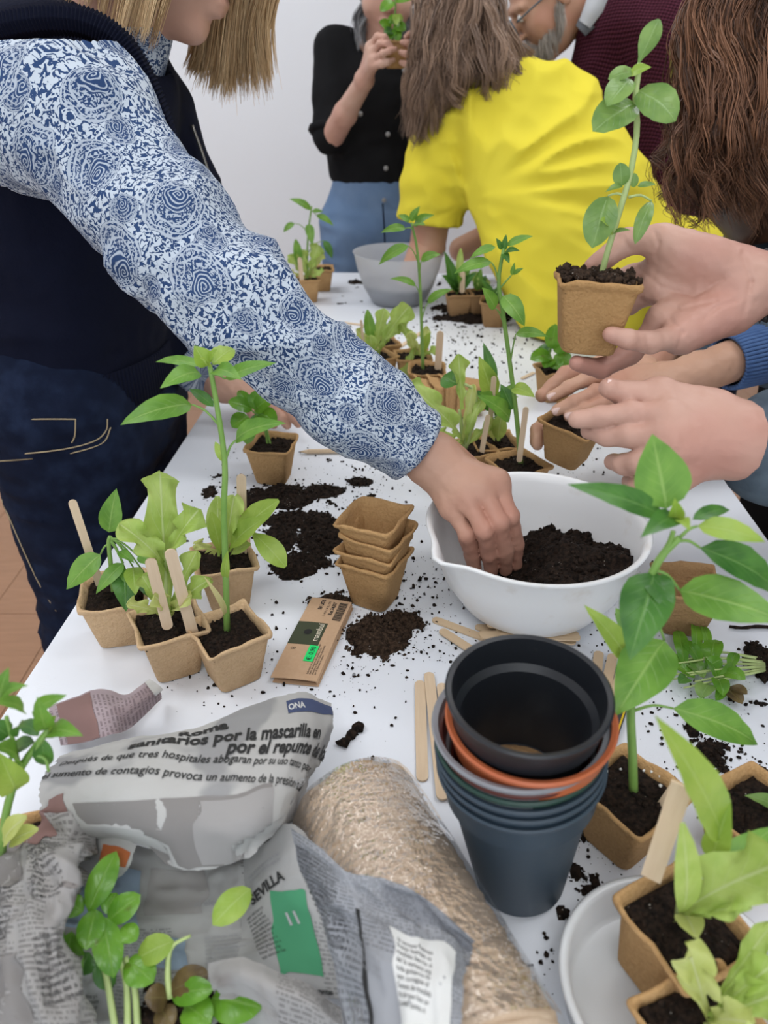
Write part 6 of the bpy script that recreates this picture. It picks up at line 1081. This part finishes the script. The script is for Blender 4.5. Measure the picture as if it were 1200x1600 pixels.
gar('trousers', lambda P: smin(smin(cap(P, hip5+V3(-.0,0,-.1), hip5, .16, .16), chain(P, [V3(.78,1.12,.82), V3(.80,1.12,.08)], [.11,.07]), .03), chain(P, [V3(.79,1.31,.82), V3(.81,1.31,.08)], [.11,.07]), .03), (.55,.95,.03), (1.0,1.5,1.06), .013, 'black_cloth', p5)
shoe(p5, .79, 1.13, (-1,0,0)); shoe(p5, .79, 1.31, (-1,0,0))
sc5 = snets(lambda P: smin(ell(P, C5+V3(.02,0,.02), (.115,.105,.12)), chain(P, [C5+V3(.02,-.02,-.05), PY(1175,60,1.20), PY(1170,200,1.19), PY(1180,320,1.19)], [.11,.085,.075,.055], .04), .05)-.012*folds(P, 22, 22, 14), (.36,1.03,.98), (.86,1.44,1.66), .009)
G5 = []
for k in range(14): x = 1085+k*13; G5.append([C5+V3(-.06+.02*k,-.07,.07), PY(x+28,-30,1.10), PY(x+6,120,1.085), PY(x-14+6*math.sin(k*2),240,1.09), PY(x-8+10*math.sin(k*3.1),330+20*math.sin(k*1.7),1.10)])
G5 += [[C5+V3(-.08,-.05,.06), PY(1100,20,1.18), PY(1075,120,1.17), PY(1062,220,1.16), PY(1050,300,1.15)], [PY(1120,40,1.17), PY(1085,180,1.15), PY(1058,280,1.14), PY(1075,335,1.14)], [PY(1130,120,1.14), PY(1095,230,1.13), PY(1082,300,1.12), PY(1105,350,1.12)]]
hairs(p5, G5, 3000, 'hair_curly', .022, .034, .0009, .012, 1.8, .0075, npt=24, solidgeo=sc5, seed=31, pw=1.2, clump=13, cs0=.004, cs1=.0035)
# ================================================================ 6 person at the right edge, both hands in view
W6 = Pd(1175,445,.66); U = lambda x, y, d=.645: Pd(x, y, d)
f6 = [[U(1035,415,.672),U(985,430,.695),U(940,445,.705),U(905,455,.70)],[U(1030,450,.672),U(985,475,.70),U(935,490,.708),U(898,500,.70)],[U(1035,498,.662),U(985,552,.668),U(940,576,.655),U(902,568,.640)],[U(1062,525,.648),U(1015,535,.628),U(980,530,.615),U(956,523,.612)]]
t6 = [U(1105,405,.650),U(1035,375,.652),U(978,378,.665),U(926,418,.668)]
EX = [(U(1130,415,.655), U(1060,400,.655), .020, .016), (U(1140,490,.655), U(1075,515,.650), .019, .015)]
h6 = hand_geo(W6, [W6, U(1290,430,.675), U(1420,420,.69)], [.0255,.030,.036], f6, t6, 1.03, extra=EX, lines=[[U(998,418),U(1032,448),U(1085,464),U(1128,436)],[U(1002,470),U(1060,484),U(1118,470)],[U(1160,395),U(1174,440),U(1162,492)],[U(1048,500),U(1066,520),U(1060,542)],[U(1100,500),U(1120,480),U(1150,470)],[U(1022,362),U(1030,380),U(1024,398)],[U(975,372),U(982,388)],[U(1010,525),U(1012,548)]])
W6l = Pd(1165,690,.60); Q = lambda x, y, d=.60: Pd(x, y, d)
f6l = [[Q(1045,650,.595),Q(985,645,.600),Q(938,650,.606),Q(902,656,.610)],[Q(1040,680,.592),Q(985,680,.600),Q(950,680,.612),Q(920,674,.622)],[Q(1045,712,.592),Q(1000,722,.600),Q(975,726,.615),Q(958,722,.63)],[Q(1060,742,.597),Q(1020,758,.605),Q(998,760,.618),Q(984,752,.632)]]
t6l = [Q(1110,640,.605),Q(1030,615,.612),Q(985,618,.612),Q(952,606,.606)]
h6l = hand_geo(W6l, [W6l, Q(1280,700,.60), Q(1420,720,.60)], [.0270,.031,.036], f6l, t6l, 1.05, extra=[(Q(1130,680,.597), Q(1050,690,.592), .019, .016)])
ch6 = V3(.74,.50,1.22); hip6 = V3(.80,.50,.90); C6 = V3(.68,.48,1.56); R6 = frame((-.9,0,-.4), (-.35,0,.9)); sR6, sL6 = V3(.70,.67,1.32), V3(.70,.33,1.32); eR6 = V3(.60,.70,1.10); eL6 = V3(.58,.50,1.02)
core = snets(lambda P: smin(smin(head_sdf(P, C6, R6), chain(P, [C6+V3(.03,0,-.07), V3(.72,.49,1.38), ch6], [.05,.058,.10]), .03), chain(P, [ch6, hip6], [.13,.13]), .03), (.50,.28,.78), (.98,.70,1.72), .010)
arms = [snets(lambda P, a=a, b=b, c=c: chain(P, [a, b, c], [.055,.042,.034]), np.min((a,b,c), 0)-.07, np.max((a,b,c), 0)+.07, .009) for a, b, c in ((sR6, eR6, U(1400,420,.69)), (sL6, eL6, Q(1400,720,.60)))]
low = snets(lambda P: np.minimum(chain(P, [V3(.79,.41,.85), V3(.80,.41,.06)], [.085,.045]), chain(P, [V3(.79,.59,.85), V3(.80,.59,.06)], [.085,.045])), (.65,.25,0), (.95,.75,1.0), .014)
p6 = body_obj([core]+arms+[low, h6, h6l], 'skin_pink', 'person at right edge whose hand lifts a peat pot with a tall seedling', (.80,.50,0)); nails([t6l], V3(-.2,-.3,.9), p6)
gar('jacket', lambda P: smin(smin(ecap(P, hip6, ch6, .19, .185, (0,1,0), .75), cap(P, sL6, sR6, .075, .075), .06), np.minimum(chain(P, [sR6, eR6, U(1330,430,.69)], [.075,.060,.050]), chain(P, [sL6, eL6, Q(1225,702,.605)], [.075,.060,.046])), .03)-.004*folds(P, 12, 12, 14), (.24,.20,.80), (1.02,.84,1.46), .008, 'denim_grey', p6)
ca, cb = Q(1184,735,.605), Q(1260,745,.61); gar('jacket_cuff', lambda P: np.abs(cap(P, Q(1205,698,.602), Q(1270,705,.605), .040, .044))-.003+np.clip(((P-Q(1196,698,.602).astype(np.float32))@nrm(Q(1196,698,.602)-Q(1270,705,.605)).astype(np.float32))*4, 0, 1), Q(1175,760,.60)-V3(.03,.06,.06), Q(1290,640,.60)+V3(.05,.06,.06), .004, 'denim_grey', p6)
gar('trousers', lambda P: smin(smin(cap(P, hip6+V3(0,0,-.1), hip6, .16, .16), chain(P, [V3(.79,.41,.82), V3(.80,.41,.08)], [.11,.07]), .03), chain(P, [V3(.79,.59,.82), V3(.80,.59,.08)], [.11,.07]), .03), (.58,.2,.03), (1.0,.8,1.06), .013, 'black_cloth', p6)
shoe(p6, .78, .41, (-1,0,0)); shoe(p6, .78, .59, (-1,0,0)); sc6 = snets(lambda P: ell(P, C6+V3(.03,0,.03), (.105,.09,.105)), C6-.17, C6+.17, .012); mk('hair', sc6[0], sc6[1], 'hair_brown', p6, attr={'rnd': .3+.3*noise3(sc6[0], 50)})
br = U(1192,445,.665); bx_ = nrm(U(1290,430,.675)-W6); b1_ = nrm(np.cross(bx_, V3(0,0,1))); b2_ = np.cross(bx_, b1_)
for i in range(26):
    a = i*2*math.pi/26; V, F = clods([br+b1_*.0285*math.cos(a)+b2_*.0285*math.sin(a)+bx_*.006*math.cos(a)], [.0034]); mk('bracelet_bead', V, F, 'black_steel', p6)
# ---------------------------------------------------------------- pots held in the hands
hb_ = Pd(914, 545, .650); P = Plant('potted_seedling', (0,0), 0, 'tall drooping seedling in peat pot held up by the right hand', 'potted plant', base=hb_, tilt=(math.radians(-4), math.radians(3), math.radians(-7)), pot=0, size=1.04, mat='peat_dim'); P.Y = Pd(938,440,.645)[1]
P.stem([(938,436),(950,390),(968,330),(985,270),(995,205),(993,150),(1000,98)], .0027, .0022, 18)
P.lf(995,105,1030,30,32,H_,kind='spoon',arch=.06).lf(990,112,950,124,24,H_,kind='oval').lf(984,116,1018,105,20,Y_,dt=-.01).lf(986,124,948,166,40,H_,dt=-.02,kind='oval',arch=.1).lf(996,142,1056,190,58,H_,dt=-.02,kind='oval',arch=.18,curl=.15).lf(994,162,926,206,58,H_,dt=-.02,kind='oval',arch=.12,curl=.1).lf(971,291,969,254,27,H_,kind='oval').lf(990,293,991,270,14,H_,kind='oval').lf(972,290,946,300,12,H_,dt=-.01).lf(996,291,1025,288,11,H_).lf(950,306,925,388,50,H_,pet=(979,308),dt=-.02,kind='oval',arch=.08).lf(1018,314,992,382,24,'leaf_held',pet=(982,308),dt=-.02,arch=.25,curl=.4,kind='oval').lf(953,366,938,344,22,Y_,dt=-.02,kind='oval').lf(958,364,985,360,10,H_,dt=-.015); P.done('stem_pale')
V = []; 
for _ in range(240): V.append(hb_+Euler((math.radians(-4), math.radians(3), math.radians(-7))).to_matrix()@Vector((random.uniform(-.031,.031), random.uniform(-.031,.031), .0585+random.random()*.004)))
cv_, cf_ = clods(np.array([tuple(v) for v in V]), RNG.random(240)**2*.0032+.0012); mk('soil_mound', cv_, cf_, 'soil_brown', P.o)
lb_ = Pd(884, 716, .955); P = Plant('peat_pot_with_soil', (0,0), 0, 'lower peat pot of loose soil held between two hands', 'pot', base=lb_, tilt=(math.radians(6), math.radians(8), math.radians(-38)), pot=1, size=1.04, mat='peat_dim'); P.done()
